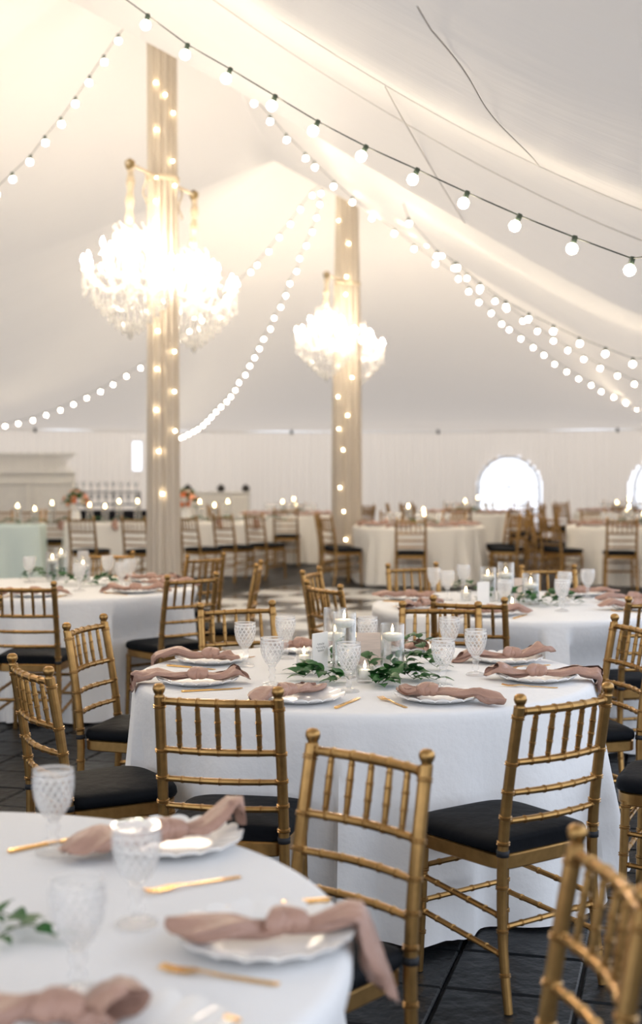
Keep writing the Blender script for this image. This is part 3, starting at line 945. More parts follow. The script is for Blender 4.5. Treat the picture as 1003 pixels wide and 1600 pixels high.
def chair_px(p1, p2, table, label, group, far=False, z=0.915, w=0.36):
    """placed from the pixels of its two post tops; it faces the table's centre"""
    A, B_ = at(*p1, z), at(*p2, z)
    xa, xb = A.x / A.y, B_.x / B_.y            # directions to the two posts; the back is 0.36 m wide
    D_ = (A.y + B_.y) / 2; sg_ = 1 if B_.y > A.y else -1
    best = min(((abs(math.hypot(xb * (D_ + k) - xa * (D_ - k), 2 * k) - w), k) for k in np.linspace(0, 0.19, 96) * sg_), key=lambda q: q[0])[1]
    A = Vector((xa * (D_ - best), D_ - best, 0)); B_ = Vector((xb * (D_ + best), D_ + best, 0))
    mid = (A + B_) / 2; d = (B_ - A); d.z = 0; d.normalize()
    nrm = Vector((-d.y, d.x, 0))
    if nrm.dot(Vector((table[0] - mid.x, table[1] - mid.y, 0))) < 0: nrm = -nrm
    p = mid + nrm * 0.272
    return chair(p.x, p.y, (nrm.x, nrm.y), label, group, far)
def chair_mid(mx, my, face, label, group, far=False):
    f_ = Vector((face[0], face[1])).normalized()
    return chair(mx + f_.x * 0.272, my + f_.y * 0.272, (f_.x, f_.y), label, group, far)
G1, G0, G2, G3 = 'chairs at the wooden-card table', 'chairs at the table of loose leaves', 'chairs at the table by the thicker pole', 'chairs at the flower-decked table'
S = 'gold bamboo-style chair '
chair_px((248, 1073), (434, 1078), T1, S + 'pulled out at the wooden-card table, mauve napkin tip hanging beyond it', G1)
chair_px((800, 1094), (963, 1067), T1, S + 'pulled out and turned at the wooden-card table, whole seat and legs showing', G1, w=0.43)
chair_px((103, 976), (161, 962), T1, S + 'tucked side-on to the wooden-card table, by the thicker-pole table', G1)
chair_px((18, 1024), (75, 1047), T1, S + 'pulled back from the wooden-card table, beside the loose-leaf table', G1)
chair_px((313, 946), (425, 939), T1, S + 'across the wooden-card table, its back to the dance floor', G1)
chair_px((624, 938), (752, 946), T1, S + 'at the wooden-card table, back to back with a flower-table chair', G1)
chair_mid(1.33, 5.82, (-1, -0.25), S + 'close in at the wooden-card table, its seat half under the cloth', G1)
chair_mid(1.52, 4.72, (-1, 0.42), S + 'at the wooden-card table next to the pulled-out turned chair', G1)
chair_px((490, 1140), (668, 1181), T0, S + 'turned toward the loose-leaf table, a napkin tail in front of it', G0)
chair_px((905, 1283), (1012, 1410), T0, S + 'drawn away from the loose-leaf table, seen with only its back', G0)
chair_mid(-1.68, 7.72, (0.08, 1), S + 'tucked square to the thicker-pole table, its black strap showing', G2)
chair_mid(-1.66, 6.70, (-0.9, 0.25), S + 'standing apart between the thicker-pole and wooden-card tables', G2)
chair_px((262, 899), (338, 897), T2, S + 'at the thicker-pole table, seat poking out from under its cloth edge', G2)
chair_px((293, 868), (350, 866), T2, S + 'on the dance-floor side of the thicker-pole table', G2)
chair_mid(-0.42, 9.3, (-1, 0.04), S + 'seen edge-on at the thicker-pole table', G2)
chair_mid(-1.62, 10.5, (0, -1), S + 'across the thicker-pole table, behind its tall candle vase', G2)
chair_px((472, 893), (498, 886), T3, S + 'slanting at the flower-decked table nearest the checkered squares', G3)
chair_px((479, 908), (531, 915), T3, S + 'in front of another chair at the flower-decked table', G3)
chair_px((606, 882), (681, 880), T3, S + 'across the flower-decked table by two goblets', G3)
chair_px((677, 932), (788, 936), T3, S + 'at the flower-decked table, back to back with a wooden-card-table chair', G3)
chair_px((815, 886), (897, 882), T3, S + 'across the flower-decked table behind its candle vases', G3)
chair_mid(1.70, 6.86, (-0.30, 1), S + 'at the flower-decked table behind a wooden-card-table chair', G3)

# far chairs: gold ones round the far tables
def ring(tc_, angs, dist, label, group, jit=0.06):
    for a in angs:
        q = math.radians(a) + rnd.uniform(-jit, jit)
        dd = dist + rnd.uniform(-0.05, 0.12)
        mx, my = tc_[0] + dd * math.cos(q), tc_[1] + dd * math.sin(q)
        chair_mid(mx, my, (tc_[0] - mx + rnd.uniform(-.15, .15), tc_[1] - my + rnd.uniform(-.15, .15)), label, group, True)
chair_mid(1.125, 17.2, (0.05, 1), S + 'square in front of the ivory cloth by the slimmer pole', 'chairs at the table by the slimmer pole', True)
ring(T4, (-155, -185, 100, 62, 20, -20), 1.42, S + 'round the ivory-clothed table by the slimmer draped pole', 'chairs at the table by the slimmer pole')
chair_mid(3.77, 17.2, (0.1, 1), S + 'square in front of the ivory cloth away from both poles', 'chairs at the far table away from the poles', True)
ring(T5, (-150, 172, 140, 100, 60), 1.42, S + 'round the ivory-clothed far table away from both poles', 'chairs at the far table away from the poles')
chair_mid(-0.55, 21.38, (0.05, 1), S + 'alone before the round table ending the long banquet row', 'chairs at the round table ending the banquet row', True)
ring(T6, (-35, 30, 90, 150), 1.42, S + 'round the table ending the long banquet row', 'chairs at the round table ending the banquet row')
ring(T7, (-140, -100, -45, 45, 95, 140, 180), 1.42, S + 'crowded round the table before the arched window', 'chairs at the table before the arched window')
ring(T8, (-150, -105, 165, 125, 85), 1.42, S + 'round the table against the far curtain', 'chairs at the table against the far curtain')
def row_chair(px1, px2, py, tgt, lab): chair_px((px1, py), (px2, py), tgt, lab, 'chairs along the long banquet tables', True)
LB = (-2.3, 22); LM = (-5, 22)
for a, c in ((107, 146), (190, 226)): row_chair(a, c, 808, LB, S + 'before the ivory banquet cloth, on the lattice-bar side of the pole')
for a, c, py in ((279, 306, 806), (332, 362, 804), (382, 410, 802)): row_chair(a, c, py, LB, S + 'before the ivory banquet cloth, on the round-table side of the pole')
for px in (0, 45, 90): chair_mid((px - 501.5) / F * 20.5, 20.5, (0.0, -1), S + 'behind the mint banquet cloth, by the lattice bar', 'chairs along the long banquet tables', True)
chair_mid(3.95, 26.2, (-1, 0.2), S + 'dark against the bright arched window', None, True)
chair_mid(3.15, 21.6, (0.2, 1), S + 'standing free near the doorlight on the floor', 'free chairs by the arched window', True)
chair_mid(3.55, 20.6, (-1, 0.3), S + 'standing free near the doorlight on the floor', 'free chairs by the arched window', True)

# the cloths are laid once the chairs stand
for (x, y), sd, tn in ((T1, 1, 'round table set with a tan wooden card and white sign'), (T0, 2, 'round table set with goblets and loose leaves, no vases'), (T2, 3, 'round table standing beside the thicker draped pole'), (T3, 4, 'round table with white flowers among its candle vases'),
                       (T4, 5, 'round table beyond the checkered floor beside the slimmer draped pole'), (T5, 6, 'round table beyond the checkered floor, away from both poles'), (T6, 7, 'round table at the end of the long banquet table'), (T7, 5, 'round table in front of the bright arched window'), (T8, 6, 'round table next to the curtain beside the arched window')):
    round_table(x, y, sd, tn, 'white floor-length cloth on the ' + tn, 'cloth' if y < 12 else 'cloth_ivory', rz=0.0 if y < 12 else x)


# ------------------------------------------------------------------ tableware
def plate_mesh():
    b_ = MB()
    pr_ = [(0.0, 0.004), (0.075, 0.004), (0.092, 0.006), (0.104, 0.013), (0.125, 0.017), (0.144, 0.022), (0.150, 0.024), (0.149, 0.019), (0.125, 0.012), (0.104, 0.006), (0.085, 0.0), (0.0, 0.0)]
    def fn(q, i, r, z):
        if r > 0.11:
            k = (r - 0.11) / 0.04
            sc = abs(math.sin(9 * q)) ** 0.7
            return r * (1 + 0.06 * k * (sc - 0.5)), z + 0.008 * k * (sc - 0.4)
        return r, z
    return b_.lathe(pr_, 126, fn).mesh('charger_plate', 'white_china', True, 60)
plate_me = plate_mesh()
def goblet_meshes(n=128, rows=44):
    bowl = MB(); outer = []
    tab = [(0.0, 0.013), (0.006, 0.016), (0.016, 0.024), (0.03, 0.0325), (0.048, 0.039), (0.07, 0.0425), (0.09, 0.0432), (0.108, 0.0425)]
    for i in range(rows + 1):
        h = 0.108 * i / rows
        outer.append((prof(tab, h), 0.07 + h))
    inner = [(r - 0.0035, z) for r, z in reversed(outer) if z > 0.078] + [(0.0, 0.079)]
    no = len(outer)
    def fn(q, i, r, z):
        if i >= no: return r, z
        h = (z - 0.07) / 0.108
        if 0.12 < h < 0.84:
            a = (q * 16 / (2 * PI) + h * 4.4) % 1.0; c = (q * 16 / (2 * PI) - h * 4.4) % 1.0
            d = min(abs(a - 0.5), abs(c - 0.5))
            return r + 0.0019 * (0.5 - d * 4 if d < 0.25 else -0.5), z
        if h >= 0.9: return r - 0.0006, z
        return r, z
    bowl.lathe(outer + inner, n, fn)
    bowl_me = bowl.mesh('bowl', 'goblet', True, 25)
    bowl_me.materials.append(MATS['goblet_cut'])       # the cut lines and the rim scatter light
    for po in bowl_me.polygons:
        i, k = divmod(po.index, n)
        if i >= no - 1: continue
        h = (i + 0.5) / rows; q = (k + 0.5) / n
        if 0.12 < h < 0.84:
            a = (q * 16 + h * 4.4) % 1.0; c = (q * 16 - h * 4.4) % 1.0
            if min(abs(a - 0.5), abs(c - 0.5)) < 0.115: po.material_index = 1
        elif h > 0.965 or h < 0.05 or abs(h - 0.86) < 0.02: po.material_index = 1
    stem = MB(); stem.lathe([(0.0095, 0.010), (0.0085, 0.018), (0.0125, 0.026), (0.0135, 0.031), (0.0085, 0.038), (0.008, 0.044), (0.013, 0.052), (0.0145, 0.058), (0.011, 0.064), (0.013, 0.0705)], 20)
    foot = MB()
    def ff(q, i, r, z):
        if 0.012 < r: return r * (1 + 0.03 * math.cos(24 * q) * (r / 0.037)), z + (0.0012 * math.cos(24 * q) if z > 0.004 and r > 0.014 else 0)
        return r, z
    foot.lathe([(0.0, 0.0), (0.036, 0.0), (0.038, 0.003), (0.034, 0.007), (0.022, 0.0095), (0.013, 0.013), (0.0095, 0.0155)], 96, ff)
    return [('bowl', bowl_me), ('stem', stem.mesh('stem', 'goblet', True, 60)), ('foot', foot.mesh('foot', 'goblet', True, 40))]
GOB = goblet_meshes()
gf = MB(); gf.lathe([(0.0, 0.0), (0.037, 0.0), (0.036, 0.006), (0.01, 0.014), (0.012, 0.03), (0.008, 0.045), (0.013, 0.06), (0.013, 0.07), (0.032, 0.1), (0.043, 0.14), (0.0425, 0.178), (0.039, 0.178), (0.039, 0.14), (0.028, 0.1), (0, 0.08)], 16)
glassmat('goblet_far', 0.34, 0.6, 0.1)
gob_far = gf.mesh('water_goblet', 'goblet_far')
def goblet(p, label, group, far=False):
    if far:
        return tag(link('water_goblet', gob_far, None, p), label, 'goblet', group)
    r = thing('water_goblet', p, label, 'goblet', group, rnd.uniform(0, 6))
    parts(r, GOB)
def fork_mesh():
    b_ = MB()
    def strip(pts, th):     # pts: (y, halfwidth, z)
        Vv = []
        for y, w_, z in pts: Vv += [(-w_, y, z), (w_, y, z), (w_, y, z + th), (-w_, y, z + th)]
        fs = [(0, 1, 2, 3), tuple(4 * (len(pts) - 1) + k for k in (3, 2, 1, 0))]
        for i in range(len(pts) - 1):
            for k in range(4): fs.append((4 * i + k, 4 * i + 4 + k, 4 * i + 4 + (k + 1) % 4, 4 * i + (k + 1) % 4))
        b_.add(Vv, fs)
    strip([(-0.10, 0.0045, 0.001), (-0.085, 0.0055, 0.001), (0.0, 0.0035, 0.003), (0.03, 0.003, 0.006), (0.042, 0.007, 0.006), (0.05, 0.0115, 0.005), (0.058, 0.012, 0.004)], 0.0022)
    for k in range(4):
        x = -0.0105 + 0.007 * k
        Vv = []
        for y, w_, z in ((0.058, 0.0019, 0.004), (0.08, 0.0016, 0.003), (0.104, 0.0009, 0.007)): Vv += [(x - w_, y, z), (x + w_, y, z), (x + w_, y, z + 0.002), (x - w_, y, z + 0.002)]
        fs = [(0, 1, 2, 3), (11, 10, 9, 8)]
        for i in range(2):
            for q in range(4): fs.append((4 * i + q, 4 * i + 4 + q, 4 * i + 4 + (q + 1) % 4, 4 * i + (q + 1) % 4))
        b_.add(Vv, fs)
    return b_.mesh('fork', 'gold_metal', True, 40)
def knife_mesh():
    b_ = MB()
    Vv = []
    sec = [(-0.115, 0.005, 0.005), (-0.11, 0.006, 0.006), (0.0, 0.005, 0.005), (0.006, 0.008, 0.003), (0.08, 0.009, 0.002), (0.105, 0.006, 0.002), (0.115, 0.001, 0.002)]
    for y, w_, h in sec: Vv += [(-w_, y, 0.001), (w_, y, 0.001), (w_, y, 0.001 + h), (-w_, y, 0.001 + h)]
    fs = [(0, 1, 2, 3), tuple(4 * (len(sec) - 1) + k for k in (3, 2, 1, 0))]
    for i in range(len(sec) - 1):
        for k in range(4): fs.append((4 * i + k, 4 * i + 4 + k, 4 * i + 4 + (k + 1) % 4, 4 * i + (k + 1) % 4))
    return b_.add(Vv, fs).mesh('knife', 'gold_metal', True, 40)
fork_me, knife_me = fork_mesh(), knife_mesh()

def napkin(center, heading, table, label, group, l1=0.20, l2=0.20, curl1=0.0, curl2=0.0, seed=0, w1=0.042, w2=0.042, lift1=0.0, lift2=0.0, res=22, plate='same'):
    """knotted satin napkin lying over a plate; its two rolled tails drape over the table edge where they reach it"""
    r_ = random.Random(seed)
    z0 = ZT + 0.036
    root = thing('napkin', (center[0], center[1], z0), label, 'napkin', group)
    O = Vector((center[0], center[1], z0))
    if plate == 'same': plate = (center[0], center[1])
    def rest_z(x, y):       # what lies under the cloth: plate, then table, then nothing past the edge
        if math.hypot(x - table[0], y - table[1]) > RT: return -9.0
        if plate is None: return ZT + 0.003
        return ZT + prof([(0, 0.0062), (0.088, 0.0075), (0.104, 0.0165), (0.125, 0.0235), (0.148, 0.0305), (0.159, 0.0305), (0.168, 0.003)], math.hypot(x - plate[0], y - plate[1]))
    def tail(sgn, Ln, curl, wend, lift):
        path = []
        h = heading + (0 if sgn > 0 else PI)
        p = Vector((center[0], center[1], z0)); step = Ln / (res - 1)
        drop = 0.0
        for i in range(res):
            t = i / (res - 1)
            path.append(p.copy())
            hh = h + curl * t
            q = p + Vector((math.cos(hh), math.sin(hh), 0)) * step
            rr = math.hypot(q.x - table[0], q.y - table[1])
            if drop > 0 or rr > RT + 0.02:
                drop += step
                q = Vector((p.x + math.cos(hh) * step * 0.32, p.y + math.sin(hh) * step * 0.32, p.z - step * 0.94))
            else:
                rp = math.hypot(q.x - plate[0], q.y - plate[1]) if plate else 1.0
                q.z = ZT + prof([(0, 0.030), (0.09, 0.033), (0.148, 0.044), (0.19, 0.030), (0.24, 0.019)], rp) + 0.004 * math.sin(7 * t + seed) + lift * t * t
            p = q
        b_ = MB(); M_ = 30; Vv = []
        ph = r_.uniform(0, 6.28)
        for i, c in enumerate(path):
            t = i / (res - 1)
            tg = (path[min(i + 1, res - 1)] - path[max(i - 1, 0)]).normalized()
            side = Vector((-tg.y, tg.x, 0))
            if side.length < 0.05: side = Vector((1, 0, 0))
            side.normalize(); up = tg.cross(side) * -1
            if up.z < 0: up = -up
            w_ = lerp(0.019, wend * 1.18, min(1, t * 1.25) ** 0.8)
            if t > 0.86: w_ *= 1 - 1.6 * (t - 0.86)
            for k in range(M_ + 1):
                s = k / M_
                q = 2 * PI * 1.3 * s + ph + 1.1 * t * sgn
                rad = w_ * (0.62 + 0.38 * s) * (1 + 0.16 * math.sin(3 * q + 7 * t + ph) + 0.09 * math.sin(7 * q + 4 * t + ph))
                # slanted end, so the rolled corner comes to a point
                fwd = tg * (0.035 * max(0, t - 0.6) / 0.4 * math.cos(q - ph))
                off = side * (rad * math.cos(q)) + up * (rad * 0.40 * math.sin(q) + 0.0035 * math.sin(4 * q + 9 * t))
                W = c + off + fwd
                rr = math.hypot(W.x - table[0], W.y - table[1])
                if c.z < ZT + 0.003 and rr < RT + 0.016:      # the hanging end lies against the outside of the cloth
                    k_out = (RT + 0.016) / rr
                    W.x = table[0] + (W.x - table[0]) * k_out; W.y = table[1] + (W.y - table[1]) * k_out
                else:
                    W.z = max(W.z, rest_z(W.x, W.y))
                P_ = W - O
                Vv.append(P_)
        n_ = M_ + 1
        b_.add(Vv, [(i * n_ + k, i * n_ + k + 1, (i + 1) * n_ + k + 1, (i + 1) * n_ + k) for i in range(res - 1) for k in range(M_)])
        b_.build('tail', 'mauve_satin', root, sharp=None)
    tail(1, l1, curl1, w1, lift1)
    tail(-1, l2, curl2, w2, lift2)
    kn = MB()
    hd = Vector((math.cos(heading), math.sin(heading), 0)); sd = Vector((-hd.y, hd.x, 0)); up = Vector((0, 0, 1))
    for tilt, off, mr in ((0.5, -0.008, 0.025), (-0.55, 0.012, 0.0235), (0.1, 0.0, 0.021)):
        Vv = []; A, B_ = 26, 14
        for a in range(A):
            q = 2 * PI * a / A
            cd = sd * math.cos(q) + up * (0.72 * math.sin(q))
            for k in range(B_):
                s = 2 * PI * k / B_
                fo = 1 + 0.16 * math.sin(3 * s + 2 * q)
                P_ = cd * (mr + 0.009 * math.cos(s) * fo) + hd * (0.017 * math.sin(s) * fo + off + tilt * mr * math.cos(q))
                P_.z += 0.004
                P_.z = max(P_.z, rest_z(P_.x + O.x, P_.y + O.y) - z0)
                Vv.append(P_)
        kn.add(Vv, [(a * B_ + k, a * B_ + (k + 1) % B_, ((a + 1) % A) * B_ + (k + 1) % B_, ((a + 1) % A) * B_ + k) for a in range(A) for k in range(B_)])
    kn.build('knot', 'mauve_satin', root, sharp=None)
nap_n = [0]
def setting(table, ang_deg, tname, grp, nap=None, fork=True, knife=True, rp=0.675, sid=None):
    sid = sid or 'on ' + tname
    q = math.radians(ang_deg)
    px_, py_ = table[0] + rp * math.cos(q), table[1] + rp * math.sin(q)
    rz = q + PI / 2          # local +Y points to the table centre
    tag(link('charger_plate', plate_me, None, (px_, py_, ZT + 0.001), rz), 'white scalloped charger plate ' + sid, 'plate', 'plates on ' + grp)
    def loc(x, y): return (px_ + x * math.cos(rz) - y * math.sin(rz), py_ + x * math.sin(rz) + y * math.cos(rz), ZT + 0.001)
    # local +Y must point inward
    if fork: tag(link('fork', fork_me, None, loc(-0.17, 0.0), rz + 0.04), 'gold fork beside the plate ' + sid, 'fork', 'forks on ' + grp)
    if knife: tag(link('knife', knife_me, None, loc(0.17, 0.0), rz - 0.04), 'gold knife beside the plate ' + sid, 'knife', 'knives on ' + grp)
    nap_n[0] += 1
    if nap:
        napkin((px_ + nap.get('dx', 0), py_ + nap.get('dy', 0)), math.radians(nap['h']), table, nap.get('label', 'mauve satin napkin knotted over a plate on ' + tname), 'napkins on ' + grp,
               nap.get('l1', 0.2), nap.get('l2', 0.2), nap.get('c1', 0), nap.get('c2', 0), nap_n[0] * 1.7, nap.get('w1', 0.042), nap.get('w2', 0.042), nap.get('z1', 0), nap.get('z2', 0), plate=(px_, py_))
D = dict
# the wooden-card table: eight places
setting(T1, -157, N1, 'the wooden-card table', D(h=2, l1=0.17, l2=0.26, label='mauve napkin lying straight along its plate, longest on the wooden-card table'), sid='under the longest straight mauve napkin')
setting(T1, 155, N1, 'the wooden-card table', D(h=-14, l1=0.10, l2=0.25, c2=0.2, label='mauve napkin with a tail jutting off the wooden-card table beside the side-on chair'), sid='under the napkin jutting off the table')
setting(T1, -110, N1, 'the wooden-card table', D(h=48, l1=0.17, l2=0.15, dx=-0.06, w2=0.05, label='mauve napkin whose rolled tip hangs over the wooden-card table edge'), sid='under the napkin with a hanging rolled tip')
setting(T1, -69, N1, 'the wooden-card table', D(h=-24, l1=0.25, l2=0.09, dx=-0.03, w1=0.045, w2=0.05, c2=-0.6, label='mauve napkin with a looped end beside a gold fork, wooden-card table'), sid='under the napkin with a looped end')
setting(T1, -16, N1, 'the wooden-card table', D(h=-4, l1=0.27, l2=0.17, w1=0.05, label='mauve napkin tail falling off the wooden-card table behind the turned chair'), sid='under the napkin falling off behind the turned chair')
setting(T1, 27, N1, 'the wooden-card table', D(h=4, l1=0.15, l2=0.22, w1=0.05, z1=0.03, dx=0.02, label='mauve napkin with one flared rising end on the wooden-card table'), sid='under the napkin with a flared rising end')
setting(T1, 112, N1, 'the wooden-card table', D(h=10, l1=0.12, l2=0.12, label='short mauve napkin with dark band near the white sign'), knife=False, sid='under the short napkin near the white sign')
setting(T1, 74, N1, 'the wooden-card table', D(h=-60, l1=0.16, l2=0.16, label='mauve napkin rolled open behind the wooden-card table greenery'), sid='under the napkin rolled open behind the greenery')
gl1 = 'pressed-glass water goblet with diamond pattern on '
for px, py, lab in ((383, 1041, 'beside the napkin jutting off the table'), (425, 1071, 'before the longest straight napkin'), (446, 1029, 'beside the ribbed votive'), (545, 1081, 'in front of the tallest vase'),
                    (574, 1030, 'behind the wooden card'), (692, 1074, 'beyond the looped-end napkin'), (702, 1031, 'half hidden by another goblet beside the greenery tips'), (743, 1055, 'beside the flared-end napkin')):
    goblet(at(px, py, ZT + 0.001), 'diamond-pattern pressed-glass goblet ' + lab, 'goblets on the wooden-card table')
# the table of loose leaves
P0 = [(415, 1478), (268, 1330)]
def plate_at(px, py, tname, grp, lab, rz=0.0):
    p = at(px, py, ZT + 0.001); tag(link('charger_plate', plate_me, None, p, rz), 'white scalloped charger plate ' + lab, 'plate', 'plates on ' + grp); return p
g0 = 'the loose-leaf table'
p = plate_at(415, 1472, N0, g0, 'under the napkin tail hanging off the loose-leaf table')
napkin((p.x + 0.03, p.y - 0.005), math.radians(16), T0, 'mauve napkin whose tail hangs off the loose-leaf table by a chair', 'napkins on ' + g0, 0.27, 0.17, -0.5, -0.1, 4.4, 0.05, 0.045, plate=(p.x, p.y))
p = plate_at(268, 1322, N0, g0, 'under the upturned napkin tip on the loose-leaf table')
napkin((p.x - 0.01, p.y - 0.01), math.radians(26), T0, 'mauve napkin with an upturned tip on the loose-leaf table', 'napkins on ' + g0, 0.18, 0.195, 0, 0.15, 7.9, 0.035, 0.05, 0.05, -0.01, plate=(p.x, p.y))
p = plate_at(190, 1640, N0, g0, 'under the broad folded napkin on the loose-leaf table')
napkin((p.x - 0.1, p.y + 0.06), math.radians(8), T0, 'mauve napkin with a broad folded point on the loose-leaf table', 'napkins on ' + g0, 0.10, 0.14, 0.0, 0.0, 2.2, 0.06, 0.05, plate=(p.x, p.y))
def cutlery(kind, p1, p2, tname, grp, lab):
    A, B_ = at(*p1, ZT), at(*p2, ZT)      # head end, handle end
    d = A - B_
    m_ = (A + B_) / 2
    tag(link(kind, fork_me if kind == 'fork' else knife_me, None, (m_.x, m_.y, ZT + 0.001), math.atan2(-d.x, d.y)), lab, kind, grp)
cutlery('fork', (250, 1516), (440, 1541), N0, 'forks on ' + g0, 'gold fork in front of the plate with the hanging napkin tail')
cutlery('fork', (235, 1397), (370, 1373), N0, 'forks on ' + g0, 'gold fork between two plates on the loose-leaf table')
cutlery('knife', (340, 1590), (208, 1562), N0, 'knives on ' + g0, 'gold handle beside the broad folded napkin on the loose-leaf table')
cutlery('knife', (130, 1309), (45, 1327), N0, 'knives on ' + g0, 'gold knife behind a goblet on the loose-leaf table')
cutlery('knife', (360, 1420), (480, 1412), N0, 'knives on ' + g0, 'gold knife beyond the plate with the hanging napkin tail')
for px, py, lab in ((84, 1334, 'pressed-glass water goblet beside a knife on the loose-leaf table'), (214, 1445, 'pressed-glass water goblet beside the upturned-napkin plate'), (122, 1553, 'pressed-glass water goblet beside the broad folded napkin')):
    goblet(at(px, py, ZT + 0.001), lab, 'goblets on the loose-leaf table')
# the thicker-pole table
for a, h, w in ((-38, 8, 'before the seat poking out'), (5, 4, 'before the edge-on chair'), (38, 2, 'before the dance-floor-side chair'), (-95, 10, 'before the square-tucked chair')):
    setting(T2, a, N2, 'the thicker-pole table', D(h=h, l1=0.2, l2=0.13 if a == 5 else 0.2, dx=0.0, label='mauve napkin ' + w + ' at the thicker-pole table'), knife=(a != 5), sid=w + ' at the thicker-pole table')
for px, py in ((46, 910), (130, 898), (124, 923), (168, 908), (190, 921), (203, 914)):
    goblet(at(px, py, ZT + 0.001), gl1 + N2, 'goblets on the thicker-pole table')
# the flower-decked table
for a, h, w in ((-28, 6, 'next to the white blossoms'), (10, 2, 'second along from the white blossoms'), (158, 5, 'before the chair by two goblets'), (-156, 60, 'by two overlapping chairs'), (-114, 20, 'before the back-to-back chairs'), (50, 4, 'before the chair behind the vases')):
    setting(T3, a, N3, 'the flower-decked table', D(h=h, l1=0.11 if a == 158 else 0.21, l2=0.2, c1=-0.15, label='mauve napkin ' + w + ' at the flower-decked table'), sid=w + ' at the flower-decked table', rp=0.70 if a == 158 else 0.675)
for px, py, lab in ((678, 932, 'in a trio'), (699, 938, 'in a trio'), (724, 926, 'in a trio'), (788, 955, 'before the tallest vase'), (878, 955, 'before another goblet, by the blossoms'), (882, 940, 'behind another goblet, by the blossoms'), (918, 935, 'standing alone past the blossoms')):
    goblet(at(px, py, ZT + 0.001), 'pressed-glass goblet ' + lab + ' on ' + N3, 'goblets on the flower-decked table')

# ------------------------------------------------------------------ candles and vases
def vase_meshes(r, h, water_h):
    b_ = MB(); b_.lathe([(0.0, 0.0), (r, 0.0), (r, 0.006), (r, h - 0.002), (r - 0.0015, h), (r - 0.003, h - 0.002), (r - 0.003, 0.012), (0, 0.010)], 40)
    w_ = MB(); w_.lathe([(0.0, 0.0125), (r - 0.0045, 0.0125), (r - 0.0045, water_h), (0, water_h)], 40)
    return [('glass', b_.mesh('glass', 'clear_glass', True, 50)), ('water', w_.mesh('water', 'water', True, 50))]
def candle_meshes(r, h):
    b_ = MB(); b_.lathe([(0.0, 0.0), (r * 0.55, 0.0), (r * 0.88, h * 0.35), (r, h * 0.62), (r, h * 0.9), (r * 0.94, h), (r * 0.4, h * 1.06), (0, h * 1.0)], 28)
    w_ = MB(); w_.sweep([(0, 0, h), (0.001, 0, h + 0.009)], 0.001, 6)
    f_ = MB(); f_.lathe([(0.0, h + 0.004), (0.0045, h + 0.009), (0.0055, h + 0.014), (0.0035, h + 0.024), (0.0, h + 0.036)], 10)
    return [('wax', b_.mesh('wax', 'wax', True, 60)), ('wick', w_.mesh('wick', 'dark_metal')), ('flame', f_.mesh('flame', 'flame'))]
FC = candle_meshes(0.040, 0.03)
FCS = candle_meshes(0.022, 0.035)
OBST = []        # upright things on the tables: x, y, radius
def leaf_mesh():
    b_ = MB(); Vv = []; m_ = 9
    for i in range(m_):
        t = i / (m_ - 1)
        w_ = 0.36 * math.sin(PI * t ** 0.8) * (1 - 0.25 * t) + 0.004
        z = 0.10 * math.sin(PI * t) - 0.12 * t * t
        Vv += [(-w_, t, z + 0.07 * w_), (0, t, z - 0.02), (w_, t, z + 0.07 * w_)]
    fs = []
    for i in range(m_ - 1):
        fs += [(3 * i, 3 * i + 1, 3 * i + 4, 3 * i + 3), (3 * i + 1, 3 * i + 2, 3 * i + 5, 3 * i + 4)]
    return b_.add(Vv, fs).mesh('leaf', 'leaf', True, None)
leaf_me = leaf_mesh()
def sprig(p, heading, L, nleaf, label, group, seed, rise=0.03, lsize=0.05):
    r_ = random.Random(seed)
    root = thing('greenery_sprig', p, label, 'greenery', group, heading)
    pts = [Vector((L * t, 0.02 * math.sin(4 * t + seed), 0.012 + rise * math.sin(PI * min(1, t * 1.05)))) for t in np.linspace(0, 1, 10)]
    px0, py0 = p[0], p[1]; ch, sh = math.cos(heading), math.sin(heading)
    near = [(ox - px0, oy - py0, r0) for ox, oy, r0 in OBST if math.hypot(ox - px0, oy - py0) < L + 0.25]
    near = [(dx * ch + dy * sh, -dx * sh + dy * ch, r0) for dx, dy, r0 in near]
    for c in pts:                     # the stem bends round them
        for _ in range(4):
            for ox, oy, r0 in near:
                d_ = math.hypot(c.x - ox, c.y - oy)
                if d_ < r0 + 0.006:
                    k = (r0 + 0.006) / max(d_, 1e-4)
                    c.x, c.y = ox + (c.x - ox) * k, oy + (c.y - oy + 1e-5) * k
    b_ = MB(); b_.sweep(pts, [0.0022 * (1 - 0.6 * i / 9) for i in range(10)], 6); b_.build('stem', 'stem', root)
    nleaf = int(nleaf * 1.4)
    probe = [Vector(leaf_me.vertices[k].co) for k in range(0, 27)]
    for i in range(nleaf):
        t = (i + 0.6) / nleaf
        k = min(8, int(t * 9)); c = pts[k].lerp(pts[k + 1], t * 9 - k)
        s = lsize * r_.uniform(0.75, 1.2)
        best = None
        for tr_ in range(60):
            if tr_ == 0 and i == nleaf - 1: e_ = (0.1, 0, -PI / 2)
            else: e_ = (r_.uniform(-0.12, 0.55) + 0.01 * tr_, r_.uniform(-0.5, 0.5), (-PI / 2) + (1 if i % 2 else -1) * r_.uniform(0.4, 1.15) * (1 if tr_ < 8 else r_.uniform(-1.4, 2.2)))
            sc_ = s * (1 if tr_ < 30 else 0.75)
            M_ = Euler(e_).to_matrix() * sc_
            bad = 0
            for v0 in probe:
                w_ = c + M_ @ v0
                if w_.z < 0.001: bad += 1
                for ox, oy, r0 in near:
                    if (w_.x - ox) ** 2 + (w_.y - oy) ** 2 < r0 * r0: bad += 1
            if best is None or bad < best[0]: best = (bad, e_, sc_)
            if bad == 0: break
        l = link('leaf', leaf_me, root, c)
        l.scale = (best[2],) * 3
        l.rotation_euler = best[1]
